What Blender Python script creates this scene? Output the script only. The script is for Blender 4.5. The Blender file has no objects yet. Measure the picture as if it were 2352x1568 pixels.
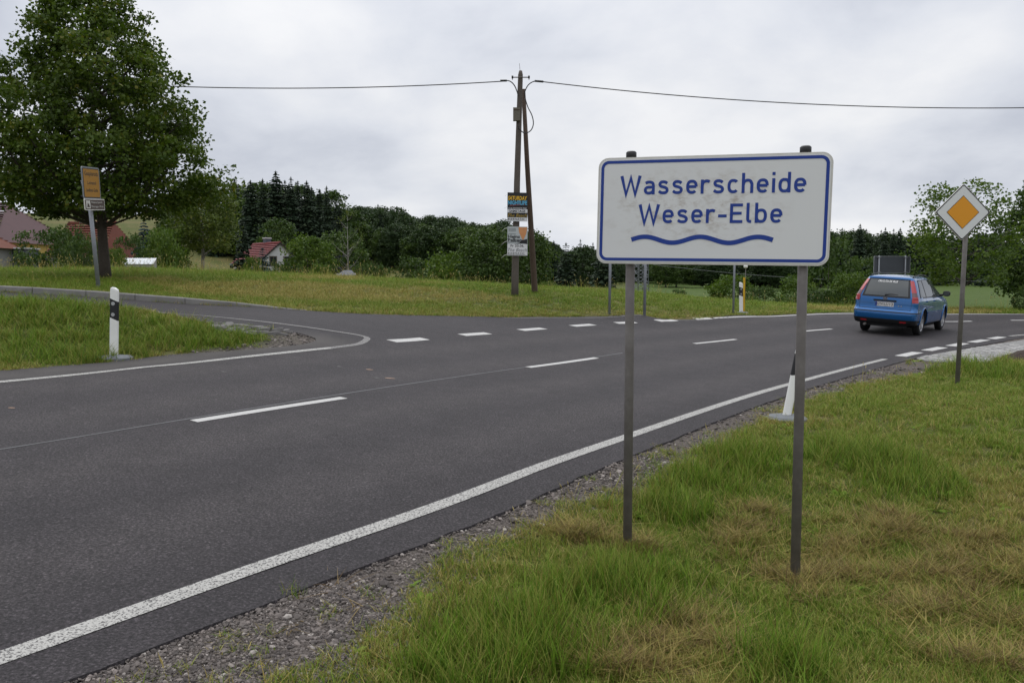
import bpy, bmesh, math, random
import numpy as np
from mathutils import Vector, Matrix, geometry
R = math.radians
rng = np.random.default_rng(7)
random.seed(7)
SC = bpy.context.scene
COL = SC.collection

# ------------------------------------------------------------------ camera, sky, sun, exposure
FPX, CX, CY = 1895.0, 1176.0, 784.0          # focal length and centre in units of a 2352 px wide picture
PITCH = math.atan(134.0 / FPX)
CAM = np.array((0.0, 0.0, 1.6))
cam = bpy.data.cameras.new('camera')
cam.sensor_width = 36.0
cam.lens = 36.0 * FPX / 2352.0
cam.clip_start = 0.05
cam.clip_end = 3000.0
cam_o = bpy.data.objects.new('camera', cam)
COL.objects.link(cam_o)
cam_o.location = CAM
cam_o.rotation_euler = (R(90) - PITCH, 0, 0)
SC.camera = cam_o

SUN_EL, SUN_AZ = R(58), R(-25)               # azimuth from +Y, clockwise
sun = bpy.data.lights.new('sun', 'SUN')
sun.energy = 1.0
sun.angle = R(50)
sun.color = (1.0, 0.975, 0.94)
sun_o = bpy.data.objects.new('sun', sun)
COL.objects.link(sun_o)
sd = Vector((math.sin(SUN_AZ) * math.cos(SUN_EL), math.cos(SUN_AZ) * math.cos(SUN_EL), math.sin(SUN_EL)))
sun_o.rotation_euler = sd.to_track_quat('Z', 'Y').to_euler()

world = bpy.data.worlds.new('World')
SC.world = world
world.use_nodes = True
wt = world.node_tree
wt.nodes.clear()
def wn(t, **k):
    n = wt.nodes.new(t)
    for a, v in k.items():
        setattr(n, a, v)
    return n
def wmath(op, a, b=None, c=None):
    n = wn('ShaderNodeMath', operation=op)
    for i, v in enumerate((a, b, c)):
        if v is None: continue
        if isinstance(v, (int, float)): n.inputs[i].default_value = v
        else: wt.links.new(v, n.inputs[i])
    return n.outputs[0]
sky = wn('ShaderNodeTexSky', sky_type='NISHITA', sun_disc=False, sun_elevation=SUN_EL, sun_rotation=SUN_AZ)
tc = wn('ShaderNodeTexCoord')
sep = wn('ShaderNodeSeparateXYZ')
wt.links.new(tc.outputs['Generated'], sep.inputs[0])
dz = wmath('MAXIMUM', sep.outputs[2], 0.0)
den = wmath('ADD', dz, 0.34)
cu = wmath('DIVIDE', sep.outputs[0], den)
cv = wmath('DIVIDE', sep.outputs[1], den)
comb = wn('ShaderNodeCombineXYZ')
wt.links.new(cu, comb.inputs[0]); wt.links.new(cv, comb.inputs[1])
def cloud(scale, detail, rough, dist, off):
    mp = wn('ShaderNodeMapping')
    mp.inputs['Location'].default_value = off
    wt.links.new(comb.outputs[0], mp.inputs[0])
    n = wn('ShaderNodeTexNoise')
    n.inputs['Scale'].default_value = scale
    n.inputs['Detail'].default_value = detail
    n.inputs['Roughness'].default_value = rough
    n.inputs['Distortion'].default_value = dist
    wt.links.new(mp.outputs[0], n.inputs[0])
    return n.outputs[0]
c1 = cloud(0.75, 4, 0.5, 0.2, (3.1, 7.4, 0))
c2 = cloud(2.3, 6, 0.55, 0.15, (1.3, 2.2, 4))
cl = wmath('ADD', wmath('MULTIPLY', c1, 0.68), wmath('MULTIPLY', c2, 0.32))
ramp = wn('ShaderNodeValToRGB')
ramp.color_ramp.elements[0].position = 0.39
ramp.color_ramp.elements[0].color = (0.49, 0.522, 0.605, 1)
ramp.color_ramp.elements[1].position = 0.58
ramp.color_ramp.elements[1].color = (0.88, 0.885, 0.905, 1)
e = ramp.color_ramp.elements.new(0.49)
e.color = (0.71, 0.735, 0.795, 1)
wt.links.new(cl, ramp.inputs[0])
# overcast sky: thicker light towards the zenith, a paler band low over the horizon
grad = wmath('ADD', 1.0, wmath('MULTIPLY', wmath('POWER', dz, 2.0), 1.2))
band = wmath('MULTIPLY', wmath('POWER', wmath('SUBTRACT', 1.0, dz), 26.0), 0.26)
gr = wmath('ADD', grad, band)
vm = wn('ShaderNodeVectorMath', operation='SCALE')
wt.links.new(ramp.outputs[0], vm.inputs[0]); wt.links.new(gr, vm.inputs['Scale'])
vs = wn('ShaderNodeVectorMath', operation='SCALE')
wt.links.new(sky.outputs[0], vs.inputs[0]); vs.inputs['Scale'].default_value = 0.07
mx = wn('ShaderNodeMix', data_type='RGBA')
mx.inputs[0].default_value = 0.94
wt.links.new(vs.outputs[0], mx.inputs[6]); wt.links.new(vm.outputs[0], mx.inputs[7])
bg = wn('ShaderNodeBackground')
bg.inputs[1].default_value = 1.0
wo = wn('ShaderNodeOutputWorld')
wt.links.new(mx.outputs[2], bg.inputs[0]); wt.links.new(bg.outputs[0], wo.inputs[0])

SC.view_settings.view_transform = 'Standard'
SC.view_settings.look = 'None'
SC.view_settings.exposure = 0.0
SC.view_settings.gamma = 1.0
SC.view_settings.use_curve_mapping = False
SC.cycles.max_bounces = 6
SC.cycles.diffuse_bounces = 3
SC.cycles.glossy_bounces = 3
SC.cycles.transmission_bounces = 4
SC.cycles.transparent_max_bounces = 8

# ------------------------------------------------------------------ helpers: materials
def mat(name, color, rough=0.65, metal=0.0, spec=0.4, var=None, bump=None, coat=0.0, tint=None, var2=None):
    """Principled material; var=(scale, second colour, contrast) mixes in a noise, bump=(scale, strength, distance)."""
    m = bpy.data.materials.new(name)
    m.use_nodes = True
    nt = m.node_tree
    b = nt.nodes['Principled BSDF']
    b.inputs['Base Color'].default_value = (*color, 1)
    b.inputs['Roughness'].default_value = rough
    b.inputs['Metallic'].default_value = metal
    b.inputs['Specular IOR Level'].default_value = spec
    b.inputs['Coat Weight'].default_value = coat
    b.inputs['Coat Roughness'].default_value = 0.04
    src = None
    tcn = nt.nodes.new('ShaderNodeTexCoord')
    for vv in (var, var2):
        if not vv: continue
        n = nt.nodes.new('ShaderNodeTexNoise')
        n.inputs['Scale'].default_value = vv[0]
        n.inputs['Detail'].default_value = 5
        n.inputs['Roughness'].default_value = 0.6
        nt.links.new(tcn.outputs['Object'], n.inputs[0])
        r = nt.nodes.new('ShaderNodeValToRGB')
        c = vv[2]
        r.color_ramp.elements[0].position = max(0, 0.5 - 0.5 * (1 - c))
        r.color_ramp.elements[1].position = min(1, 0.5 + 0.5 * (1 - c))
        nt.links.new(n.outputs[0], r.inputs[0])
        x = nt.nodes.new('ShaderNodeMix')
        x.data_type = 'RGBA'
        nt.links.new(r.outputs[0], x.inputs[0])
        if src is None: x.inputs[6].default_value = (*color, 1)
        else: nt.links.new(src, x.inputs[6])
        x.inputs[7].default_value = (*vv[1], 1)
        src = x.outputs[2]
    if src is not None:
        nt.links.new(src, b.inputs['Base Color'])
    if bump:
        n = nt.nodes.new('ShaderNodeTexNoise')
        n.inputs['Scale'].default_value = bump[0]
        n.inputs['Detail'].default_value = 4
        nt.links.new(tcn.outputs['Object'], n.inputs[0])
        bp = nt.nodes.new('ShaderNodeBump')
        bp.inputs['Strength'].default_value = bump[1]
        bp.inputs['Distance'].default_value = bump[2] if len(bump) > 2 else 0.01
        nt.links.new(n.outputs[0], bp.inputs['Height'])
        nt.links.new(bp.outputs[0], b.inputs['Normal'])
    return m

def leaf_mat(name, dark, light, warm, transl=0.25, rough=0.55, instanced=False):
    """Leaf colour from a per-leaf tint (0..1), partly lit through."""
    m = bpy.data.materials.new(name)
    m.use_nodes = True
    nt = m.node_tree
    nt.nodes.clear()
    at_ = nt.nodes.new('ShaderNodeAttribute'); at_.attribute_name = 'tint'
    r = nt.nodes.new('ShaderNodeValToRGB')
    r.color_ramp.elements[0].position = 0.0; r.color_ramp.elements[0].color = (*dark, 1)
    r.color_ramp.elements[1].position = 1.0; r.color_ramp.elements[1].color = (*warm, 1)
    e = r.color_ramp.elements.new(0.7); e.color = (*light, 1)
    nt.links.new(at_.outputs['Fac'], r.inputs[0])
    p = nt.nodes.new('ShaderNodeBsdfPrincipled')
    p.inputs['Roughness'].default_value = rough
    p.inputs['Specular IOR Level'].default_value = 0.25
    t = nt.nodes.new('ShaderNodeBsdfTranslucent')
    g = nt.nodes.new('ShaderNodeMix'); g.data_type = 'RGBA'; g.blend_type = 'MULTIPLY'; g.inputs[0].default_value = 1
    g.inputs[7].default_value = (1.1, 1.2, 0.5, 1)
    src = r.outputs[0]
    nt.links.new(src, p.inputs['Base Color']); nt.links.new(src, g.inputs[6])
    nt.links.new(g.outputs[2], t.inputs[0])
    s = nt.nodes.new('ShaderNodeMixShader'); s.inputs[0].default_value = transl
    nt.links.new(p.outputs[0], s.inputs[1]); nt.links.new(t.outputs[0], s.inputs[2])
    o = nt.nodes.new('ShaderNodeOutputMaterial')
    nt.links.new(s.outputs[0], o.inputs[0])
    return m

# ------------------------------------------------------------------ helpers: objects
def tag(o, label=None, cat=None, group=None, kind=None):
    if label: o['label'] = label
    if cat: o['category'] = cat
    if group: o['group'] = group
    if kind: o['kind'] = kind
    return o
def empty(name, loc=(0, 0, 0), rz=0.0, mw=None):
    o = bpy.data.objects.new(name, None)
    o.empty_display_size = 0.2
    COL.objects.link(o)
    if mw is not None: o.matrix_world = mw
    else:
        o.location = loc
        o.rotation_euler = (0, 0, rz)
    return o
def link(name, me, parent=None, loc=None):
    o = bpy.data.objects.new(name, me)
    COL.objects.link(o)
    if parent is not None: o.parent = parent
    if loc is not None: o.location = loc
    return o

class MB:
    """Collects boxes, tubes, prisms and sheets; build() links them as one mesh object."""
    def __init__(s): s.v = []; s.f = []; s.m = []; s.cur = 0; s.sm = []
    def add(s, vs, fs, smooth=False):
        o = len(s.v)
        s.v += [tuple(map(float, p)) for p in vs]
        for f in fs:
            s.f.append(tuple(i + o for i in f)); s.m.append(s.cur); s.sm.append(smooth)
        return s
    def box(s, c, size, M=None):
        x, y, z = (q / 2 for q in size)
        vs = [Vector((c[0] + a * x, c[1] + b * y, c[2] + d * z)) for a, b, d in
              ((-1,-1,-1),(1,-1,-1),(1,1,-1),(-1,1,-1),(-1,-1,1),(1,-1,1),(1,1,1),(-1,1,1))]
        if M is not None: vs = [M @ p for p in vs]
        return s.add(vs, ((0,3,2,1),(4,5,6,7),(0,1,5,4),(1,2,6,5),(2,3,7,6),(3,0,4,7)))
    def tube(s, pts, rad, n=10, caps=True, smooth=True):
        pts = [Vector(p) for p in pts]
        if isinstance(rad, (int, float)): rad = [rad] * len(pts)
        rings = []
        ref = None
        for i, p in enumerate(pts):
            d = (pts[min(i + 1, len(pts) - 1)] - pts[max(i - 1, 0)]).normalized()
            if ref is None:
                ref = Vector((1, 0, 0)) if abs(d.x) < 0.9 else Vector((0, 1, 0))
            a = (ref - d * ref.dot(d)).normalized()
            ref = a
            b = d.cross(a)
            rings.append([p + (a * math.cos(2 * math.pi * k / n) + b * math.sin(2 * math.pi * k / n)) * rad[i] for k in range(n)])
        vs = [q for r in rings for q in r]
        fs = [(i * n + k, i * n + (k + 1) % n, (i + 1) * n + (k + 1) % n, (i + 1) * n + k) for i in range(len(pts) - 1) for k in range(n)]
        s.add(vs, fs, smooth)
        if caps:
            o = len(s.v) - len(vs)
            s.f.append(tuple(o + k for k in reversed(range(n)))); s.m.append(s.cur); s.sm.append(False)
            s.f.append(tuple(o + (len(pts) - 1) * n + k for k in range(n))); s.m.append(s.cur); s.sm.append(False)
        return s
    def loops(s, rings, caps=(True, True), smooth=False, close=True):
        n = len(rings[0]); o = len(s.v)
        s.v += [tuple(map(float, p)) for r in rings for p in r]
        for i in range(len(rings) - 1):
            for k in range(n if close else n - 1):
                s.f.append((o + i * n + k, o + i * n + (k + 1) % n, o + (i + 1) * n + (k + 1) % n, o + (i + 1) * n + k))
                s.m.append(s.cur); s.sm.append(smooth)
        if caps[0]: s.f.append(tuple(o + k for k in reversed(range(n)))); s.m.append(s.cur); s.sm.append(False)
        if caps[1]: s.f.append(tuple(o + (len(rings) - 1) * n + k for k in range(n))); s.m.append(s.cur); s.sm.append(False)
        return s
    def mesh(s, name, mats):
        me = bpy.data.meshes.new(name)
        me.from_pydata(s.v, [], s.f)
        for m in (mats if isinstance(mats, (list, tuple)) else [mats]): me.materials.append(m)
        me.polygons.foreach_set('material_index', s.m)
        me.polygons.foreach_set('use_smooth', s.sm)
        me.update()
        return me
    def build(s, name, mats, parent=None, loc=None):
        return link(name, s.mesh(name, mats), parent, loc)

def np_mesh(name, V, F, mats, tint=None, smooth=False, mi=None):
    """Mesh from numpy arrays (all faces with the same number of corners)."""
    me = bpy.data.meshes.new(name)
    n, k = F.shape
    me.vertices.add(len(V)); me.vertices.foreach_set('co', np.asarray(V, np.float32).ravel())
    me.loops.add(n * k); me.loops.foreach_set('vertex_index', np.asarray(F, np.int32).ravel())
    me.polygons.add(n)
    me.polygons.foreach_set('loop_start', np.arange(0, n * k, k, dtype=np.int32))
    me.polygons.foreach_set('loop_total', np.full(n, k, np.int32))
    if mi is not None: me.polygons.foreach_set('material_index', np.asarray(mi, np.int32))
    me.polygons.foreach_set('use_smooth', np.full(n, smooth, bool))
    for m in (mats if isinstance(mats, (list, tuple)) else [mats]): me.materials.append(m)
    if tint is not None:
        a = me.attributes.new('tint', 'FLOAT', 'FACE')
        a.data.foreach_set('value', np.asarray(tint, np.float32))
    me.update(calc_edges=True)
    return me

def copy_tree(o, parent=None, name=None):
    c = o.copy()
    COL.objects.link(c)
    c.parent = parent
    for ch in list(o.children): copy_tree(ch, c)
    return c

# ------------------------------------------------------------------ picture point -> place in the world
cp_, sp_ = math.cos(PITCH), math.sin(PITCH)
def ray(px, py):
    a, b = (px - CX) / FPX, (CY - py) / FPX
    return np.array((a, cp_ + b * sp_, -sp_ + b * cp_))
def atY(px, py, Y):
    d = ray(px, py); return CAM + d * (Y / d[1])
def atZ(px, py, z):
    d = ray(px, py); return CAM + d * ((z - CAM[2]) / d[2])

# terrain: thin-plate surface through surveyed heights
CP = []
for px, py in ((0,1518),(624,1297),(1223,1082),(1440,1003),(1844,875)): CP.append(atZ(px, py, 0.0))
CP.append(atZ(2030, 828, 0.05)); CP.append(atZ(2085, 815, 0.08)); CP.append(atZ(2200, 793, 0.10)); CP.append(atZ(2340, 770, 0.12))
for px, py, Y in ((1441,1260,5.48),(1825,1330,5.16),(1805,962,9.7),(2201,885,13.1),(262,823,11.28),
                  (0,672,16.5),(204,683,16.8),(403,698,16.8),(599,707,17.3),(700,714,17.6),(840,722,18.2),(1000,726,19.3),
                  (1185,729,20.8),(1500,730,23.3),(1640,730,24.3),(226,660,18.7),(242,640,23),(1183,680,24.3),(1228,671,25.5),
                  (1400,722,22.8),(1480,725,23),(1684,720,25.5),(1702,721,26),
                  (0,686,13.3),(162,696,13.6),(324,712,13.7),(355,718,14.2),(511,731,14.4),(693,751.5,14.6),(805,768,14.7),
                  (50,622,30),(300,621,33),(500,634,36),(700,643,38),(950,656,37),(1200,662,32),(1300,664,32),(1400,667,32),
                  (1500,680,30),(1640,693,30),(1750,702,30),(1900,708,31),(2100,714,31),(2300,716,31),(2200,722,28.6),(2352,724,28.3)):
    CP.append(atY(px, py, Y))
CP.append(atZ(0, 880, 0.50)); CP.append(atZ(329, 845, 0.51)); CP.append(atZ(659, 812, 0.54)); CP.append(atZ(818, 794, 0.56))
for px, py in ((937,782),(1095,768),(1222,757),(1338,748),(1435,742),(1528,737),(1610,733)): CP.append(atZ(px, py, 0.55))
CP.append(atZ(1800, 726, 0.55)); CP.append(atZ(1960, 720, 0.55)); CP.append(atZ(2210, 740, 0.33))
for p in ((0,0,-.12),(2,2,-.22),(0,3.2,-.15),(3.2,3.2,-.28),(-5,-2,.0),(-9.5,1.5,.5),(5,0,-.3),(6,7,-.15),(10,10,-.08),(14,16,.0),(20,20,.05),
          (26,27.5,.40),(26,21.5,.05),(38,26,.35),(38,20,.1),(-14,9,.85),(-18,16,1.7),(-22,24,2.0),
          (-30,44,1.5),(-20,50,1.1),(-10,50,.7),(0,46,.5),(8,43,.35),(16,44,.15),(25,46,.1),(-40,30,2.2),(40,40,.2)):
    CP.append(np.array(p, float))
CP = np.array(CP)
def tps_fit(P, lam=0.02):
    n = len(P)
    d2 = ((P[:, None, :2] - P[None, :, :2]) ** 2).sum(-1)
    K = np.where(d2 > 0, 0.5 * d2 * np.log(np.maximum(d2, 1e-12)), 0.0) + lam * np.eye(n)
    Q = np.c_[np.ones(n), P[:, :2]]
    A = np.block([[K, Q], [Q.T, np.zeros((3, 3))]])
    return np.linalg.solve(A, np.r_[P[:, 2], 0, 0, 0])
TW = tps_fit(CP)
def sstep(a, b, x):
    t = np.clip((x - a) / (b - a), 0, 1); return t * t * (3 - 2 * t)
def ground(x, y):
    """Height of the land at x, y (arrays)."""
    x = np.asarray(x, float); y = np.asarray(y, float)
    sh = np.broadcast(x, y).shape
    X = np.broadcast_to(x, sh).ravel(); Y = np.broadcast_to(y, sh).ravel()
    z = np.empty(len(X))
    for i in range(0, len(X), 20000):
        a, b = X[i:i+20000], Y[i:i+20000]
        d2 = (a[:, None] - CP[None, :, 0]) ** 2 + (b[:, None] - CP[None, :, 1]) ** 2
        k = np.where(d2 > 0, 0.5 * d2 * np.log(np.maximum(d2, 1e-12)), 0.0)
        z[i:i+20000] = k @ TW[:-3] + TW[-3] + TW[-2] * a + TW[-1] * b
    r = np.hypot(X, Y)
    az = X / np.maximum(Y, 1.0)
    hill = 12.0 * sstep(-0.02, -0.5, az) * sstep(75, 230, Y)
    hill += 5.0 * sstep(0.25, -0.15, az) * sstep(95, 220, Y) + 2.2 * sstep(110, 260, Y)
    far = 0.25 + 0.9 * sstep(-0.1, -0.5, az) + hill
    t = sstep(40, 62, r)
    z = z * (1 - t) + far * t
    return z.reshape(sh)
def gz(x, y): return float(ground(np.array([x]), np.array([y]))[0])
def at(px, py, ymax=60.0):
    """Where the line of sight through a picture point meets the land."""
    d = ray(px, py)
    ys = np.linspace(1.5, ymax, 1200)
    P = CAM[None] + d[None] * (ys / d[1])[:, None]
    h = P[:, 2] - ground(P[:, 0], P[:, 1])
    i = np.argmax(h < 0)
    if i == 0: i = np.argmin(np.abs(h))
    a, b = ys[max(i - 1, 0)], ys[i]
    for _ in range(18):
        m = 0.5 * (a + b); q = CAM + d * (m / d[1])
        if q[2] - gz(q[0], q[1]) < 0: b = m
        else: a = m
    q = CAM + d * (b / d[1])
    return np.array((q[0], q[1], gz(q[0], q[1])))
def on(px, Y):
    """Ground point in the direction of picture column px at distance Y."""
    x = (px - CX) / FPX * Y / cp_
    for _ in range(3):
        z = gz(x, Y)
        depth = Y * cp_ - (z - 1.6) * sp_
        x = (px - CX) / FPX * depth
    return np.array((x, Y, gz(x, Y)))
# ------------------------------------------------------------------ road outline
def resample(P, step):
    P = np.asarray(P, float)
    seg = np.hypot(*np.diff(P[:, :2], axis=0).T); s = np.r_[0, np.cumsum(seg)]
    n = max(2, int(s[-1] / step) + 1)
    t = np.linspace(0, s[-1], n)
    return np.c_[np.interp(t, s, P[:, 0]), np.interp(t, s, P[:, 1])]
def spline(P, step=0.25, closed=False):
    """Catmull-Rom through points, evenly resampled."""
    P = np.asarray(P, float)[:, :2]
    Q = np.vstack([2 * P[0] - P[1], P, 2 * P[-1] - P[-2]])
    out = []
    for i in range(1, len(Q) - 2):
        p0, p1, p2, p3 = Q[i - 1:i + 3]
        for t in np.linspace(0, 1, 16, endpoint=False):
            out.append(0.5 * ((2 * p1) + (-p0 + p2) * t + (2*p0 - 5*p1 + 4*p2 - p3) * t*t + (-p0 + 3*p1 - 3*p2 + p3) * t**3))
    out.append(P[-1])
    return resample(np.array(out), step)
def smooth_line(L, k):
    L = L.copy()
    for _ in range(k):
        L[1:-1] = 0.25 * L[:-2] + 0.5 * L[1:-1] + 0.25 * L[2:]
    return L
def offset(L, d):
    """Shift a polyline to its right by d."""
    t = np.gradient(L, axis=0); t /= np.linalg.norm(t, axis=1)[:, None]
    return L + np.c_[t[:, 1], -t[:, 0]] * d
A0 = at(0, 1518); A1 = at(624, 1297)
dA = (A1 - A0)[:2]; dA /= np.linalg.norm(dA)
near_pts = [A0[:2] - dA * 14, A0[:2] - dA * 6, A0[:2]] + [at(*p)[:2] for p in ((624,1297),(1223,1082),(1440,1003),(1640,938),(1844,875),(2030,826),(2085,815),(2145,803),(2195,794),(2245,786),(2287,778),(2345,769.5))]
near_pts += [np.array((19.5, 25.0)), np.array((26, 25.2)), np.array((36, 24.0))]
NEAR = smooth_line(spline(near_pts, 0.2), 40)        # centre of the white line on this side
NEDGE = offset(NEAR, 0.38) + np.random.default_rng(4).normal(0, 0.006, NEAR.shape)                           # edge of the asphalt
F0 = at(0, 880)
far_left = [F0[:2] - dA * 16, F0[:2] - dA * 7, F0[:2]] + [at(*p)[:2] for p in ((329,845),(511,827),(659.5,812),(760,801))]
FARL = smooth_line(spline(far_left, 0.2), 20)
junction = [at(*p)[:2] for p in ((937,782),(1095,768),(1222,757),(1338,748),(1435,742),(1528,737),(1610,733))]
far_right = [at(*p)[:2] for p in ((1640,731.5),(1720,729),(1800,726),(1960,720.5),(2200,722.5))] + [np.array((18.2, 28.6)), np.array((26, 28.8)), np.array((36, 27.4))]
FARR = smooth_line(spline(far_right, 0.2), 20)
corner = [at(*p)[:2] for p in ((329,845),(511,827),(659.5,812),(760,801),(818,793),(838,785),(843,777),(825,771.5),(805,768),(693,751.5),(600,740),(511,731),(420,723.5),(360,719))]
CORNER = spline(corner[3:], 0.12)
kerb_px = ((-420,648),(-200,660),(0,672),(204,683),(403,698),(599,707),(700,714))
kerb = [atY(*a)[:2] for a in ((-420,648,16.2),(-200,660,16.3),(0,672,16.5),(204,683,16.8),(403,698,16.8),(599,707,17.3),(700,714,17.6))]
verge_far = [atY(*a)[:2] for a in ((840,722,18.2),(1000,726,19.3),(1185,729,20.8),(1350,730,22.1),(1500,730,23.3),(1620,729.8,24.1))]
FAREDGE = spline(kerb + verge_far + [offset(FARR, -0.3)[12], offset(FARR, -0.3)[22]], 0.2)
island = [at(*p)[:2] for p in ((463,741),(560,749),(650,760),(705,771),(728,782),(700,791),(654,797),(511,809),(329,824),(0,853))]
isl_top = [atY(*a)[:2] for a in ((-420,664,13.0),(-200,675,13.1),(0,686,13.3),(162,696,13.6),(324,712,13.7))] + [at(400,726)[:2]]
ISL = np.vstack([spline(isl_top + island, 0.2), [offset(FARL, -0.42)[int(len(FARL) * 0.4)], offset(FARL, -0.42)[0]]])
outline = np.vstack([NEDGE, offset(FARR, -0.3)[::-1][:-23], FAREDGE[::-1][1:], ISL])
# drop doubles
keep = [0]
for i in range(1, len(outline)):
    if np.hypot(*(outline[i] - outline[keep[-1]])) > 0.06: keep.append(i)
outline = outline[keep]
def inside(P, poly):
    x, y = P[:, 0], P[:, 1]; r = np.zeros(len(P), bool)
    j = len(poly) - 1
    for i in range(len(poly)):
        xi, yi = poly[i]; xj, yj = poly[j]
        if yi != yj:
            r ^= ((yi > y) != (yj > y)) & (x < (xj - xi) * (y - yi) / (yj - yi) + xi)
        j = i
    return r
def dist_line(P, L, step=1):
    d = np.full(len(P), 1e9)
    for i in range(0, len(P), 4000):
        q = P[i:i+4000]
        d[i:i+4000] = np.sqrt(((q[:, None] - L[None, ::step]) ** 2).sum(-1).min(1))
    return d

# ------------------------------------------------------------------ surface materials
def node_mat(name):
    m = bpy.data.materials.new(name); m.use_nodes = True
    nt = m.node_tree; nt.nodes.clear()
    o = nt.nodes.new('ShaderNodeOutputMaterial'); p = nt.nodes.new('ShaderNodeBsdfPrincipled')
    nt.links.new(p.outputs[0], o.inputs[0])
    tcn = nt.nodes.new('ShaderNodeTexCoord')
    def noise(scale, detail=4, rough=0.55, vec=None):
        n = nt.nodes.new('ShaderNodeTexNoise')
        n.inputs['Scale'].default_value = scale; n.inputs['Detail'].default_value = detail; n.inputs['Roughness'].default_value = rough
        nt.links.new(vec if vec is not None else tcn.outputs['Object'], n.inputs[0]); return n.outputs[0]
    def ramp(f, *st):
        r = nt.nodes.new('ShaderNodeValToRGB')
        el = r.color_ramp.elements
        while len(el) < len(st): el.new(0.5)
        for e_, (pos, c) in zip(el, st):
            e_.position = pos; e_.color = (*c, 1) if len(c) == 3 else c
        nt.links.new(f, r.inputs[0]); return r.outputs[0]
    def mix(f, a, b, mode='MIX'):
        x = nt.nodes.new('ShaderNodeMix'); x.data_type = 'RGBA'; x.blend_type = mode
        for sock, v in ((0, f), (6, a), (7, b)):
            if isinstance(v, (int, float)): x.inputs[sock].default_value = v
            elif isinstance(v, tuple): x.inputs[sock].default_value = (*v, 1)
            else: nt.links.new(v, x.inputs[sock])
        return x.outputs[2]
    def attr(n_, t='GEOMETRY'):
        a = nt.nodes.new('ShaderNodeAttribute'); a.attribute_name = n_; a.attribute_type = t; return a
    def bump(h, strength, dist):
        b = nt.nodes.new('ShaderNodeBump'); b.inputs['Strength'].default_value = strength; b.inputs['Distance'].default_value = dist
        nt.links.new(h, b.inputs['Height']); nt.links.new(b.outputs[0], p.inputs['Normal'])
    return m, nt, p, noise, ramp, mix, attr, bump, tcn

BW = lambda v: (v, v, v)
# asphalt
m, nt, p, noise, ramp, mix, attr, bump, tcn = node_mat('asphalt')
big = ramp(noise(0.35, 3), (0.3, (0.0225, 0.0195, 0.0213)), (0.7, (0.0315, 0.0272, 0.0292)))
sp1 = noise(62, 3, 0.75)
spk = ramp(sp1, (0.32, BW(0.20)), (0.48, BW(0.85)), (0.60, BW(1.7)), (0.70, BW(4.0)))
big = mix(attr('track').outputs['Fac'], big, (0.0385, 0.0335, 0.0345))
c = mix(0.95, big, spk, 'MULTIPLY')
mid = ramp(noise(3.2, 5, 0.65), (0.30, BW(0.78)), (0.70, BW(1.18)))
c = mix(0.8, c, mid, 'MULTIPLY')
edge = attr('worn').outputs['Fac']
c = mix(edge, c, (0.075, 0.068, 0.062))
nt.links.new(c, p.inputs['Base Color'])
p.inputs['Roughness'].default_value = 0.78; p.inputs['Specular IOR Level'].default_value = 0.28
bump(sp1, 0.55, 0.006)
M_ASPH = m
# road paint
def paint(name, lo, hi, col=(0.43, 0.42, 0.39)):
    m, nt, p, noise, ramp, mix, attr, bump, tcn = node_mat(name)
    n1 = noise(70, 3, 0.75)
    wear = ramp(n1, (lo, BW(0)), (hi, BW(1)))
    base = mix(noise(2.0, 4), col, tuple(q * 0.82 for q in col))
    nt.links.new(mix(wear, (0.05, 0.046, 0.046), base), p.inputs['Base Color'])
    p.inputs['Roughness'].default_value = 0.7
    bump(n1, 0.4, 0.004)
    return m
M_LINE = paint('road_paint', 0.41, 0.50)
M_DASH = paint('road_paint_fresh', 0.33, 0.41, (0.50, 0.49, 0.47))
M_OLD = paint('road_paint_worn', 0.42, 0.58, (0.27, 0.26, 0.245))
M_SEAM = mat('joint_seal', (0.085, 0.087, 0.092), 0.5, var=(6, (0.045, 0.044, 0.046), 0.5))
M_ORANGE = mat('survey_paint', (0.34, 0.22, 0.15), 0.7)
# land: soil, thatch and turf between the blades
m, nt, p, noise, ramp, mix, attr, bump, tcn = node_mat('turf')
g1 = ramp(noise(1.3, 5), (0.3, (0.048, 0.072, 0.014)), (0.7, (0.085, 0.108, 0.026)))
d1 = ramp(noise(4.0, 5), (0.3, (0.115, 0.100, 0.038)), (0.7, (0.185, 0.155, 0.070)))
dry = attr('dry').outputs['Fac']
c = mix(dry, g1, d1)
fine = ramp(noise(22, 6, 0.7), (0.3, BW(0.62)), (0.7, BW(1.3)))
c = mix(0.85, c, fine, 'MULTIPLY')
gv1 = ramp(noise(48, 4, 0.75), (0.32, (0.04, 0.034, 0.030)), (0.5, (0.105, 0.090, 0.080)), (0.68, (0.20, 0.175, 0.158)))
c = mix(attr('gravel').outputs['Fac'], c, gv1)
c = mix(attr('crop').outputs['Fac'], c, ramp(noise(0.5, 6, 0.6), (0.3, (0.048, 0.082, 0.018)), (0.7, (0.085, 0.120, 0.030))))
nt.links.new(c, p.inputs['Base Color'])
p.inputs['Roughness'].default_value = 0.9; p.inputs['Specular IOR Level'].default_value = 0.1
bump(noise(30, 5, 0.7), 0.8, 0.03)
M_TURF = m

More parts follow.
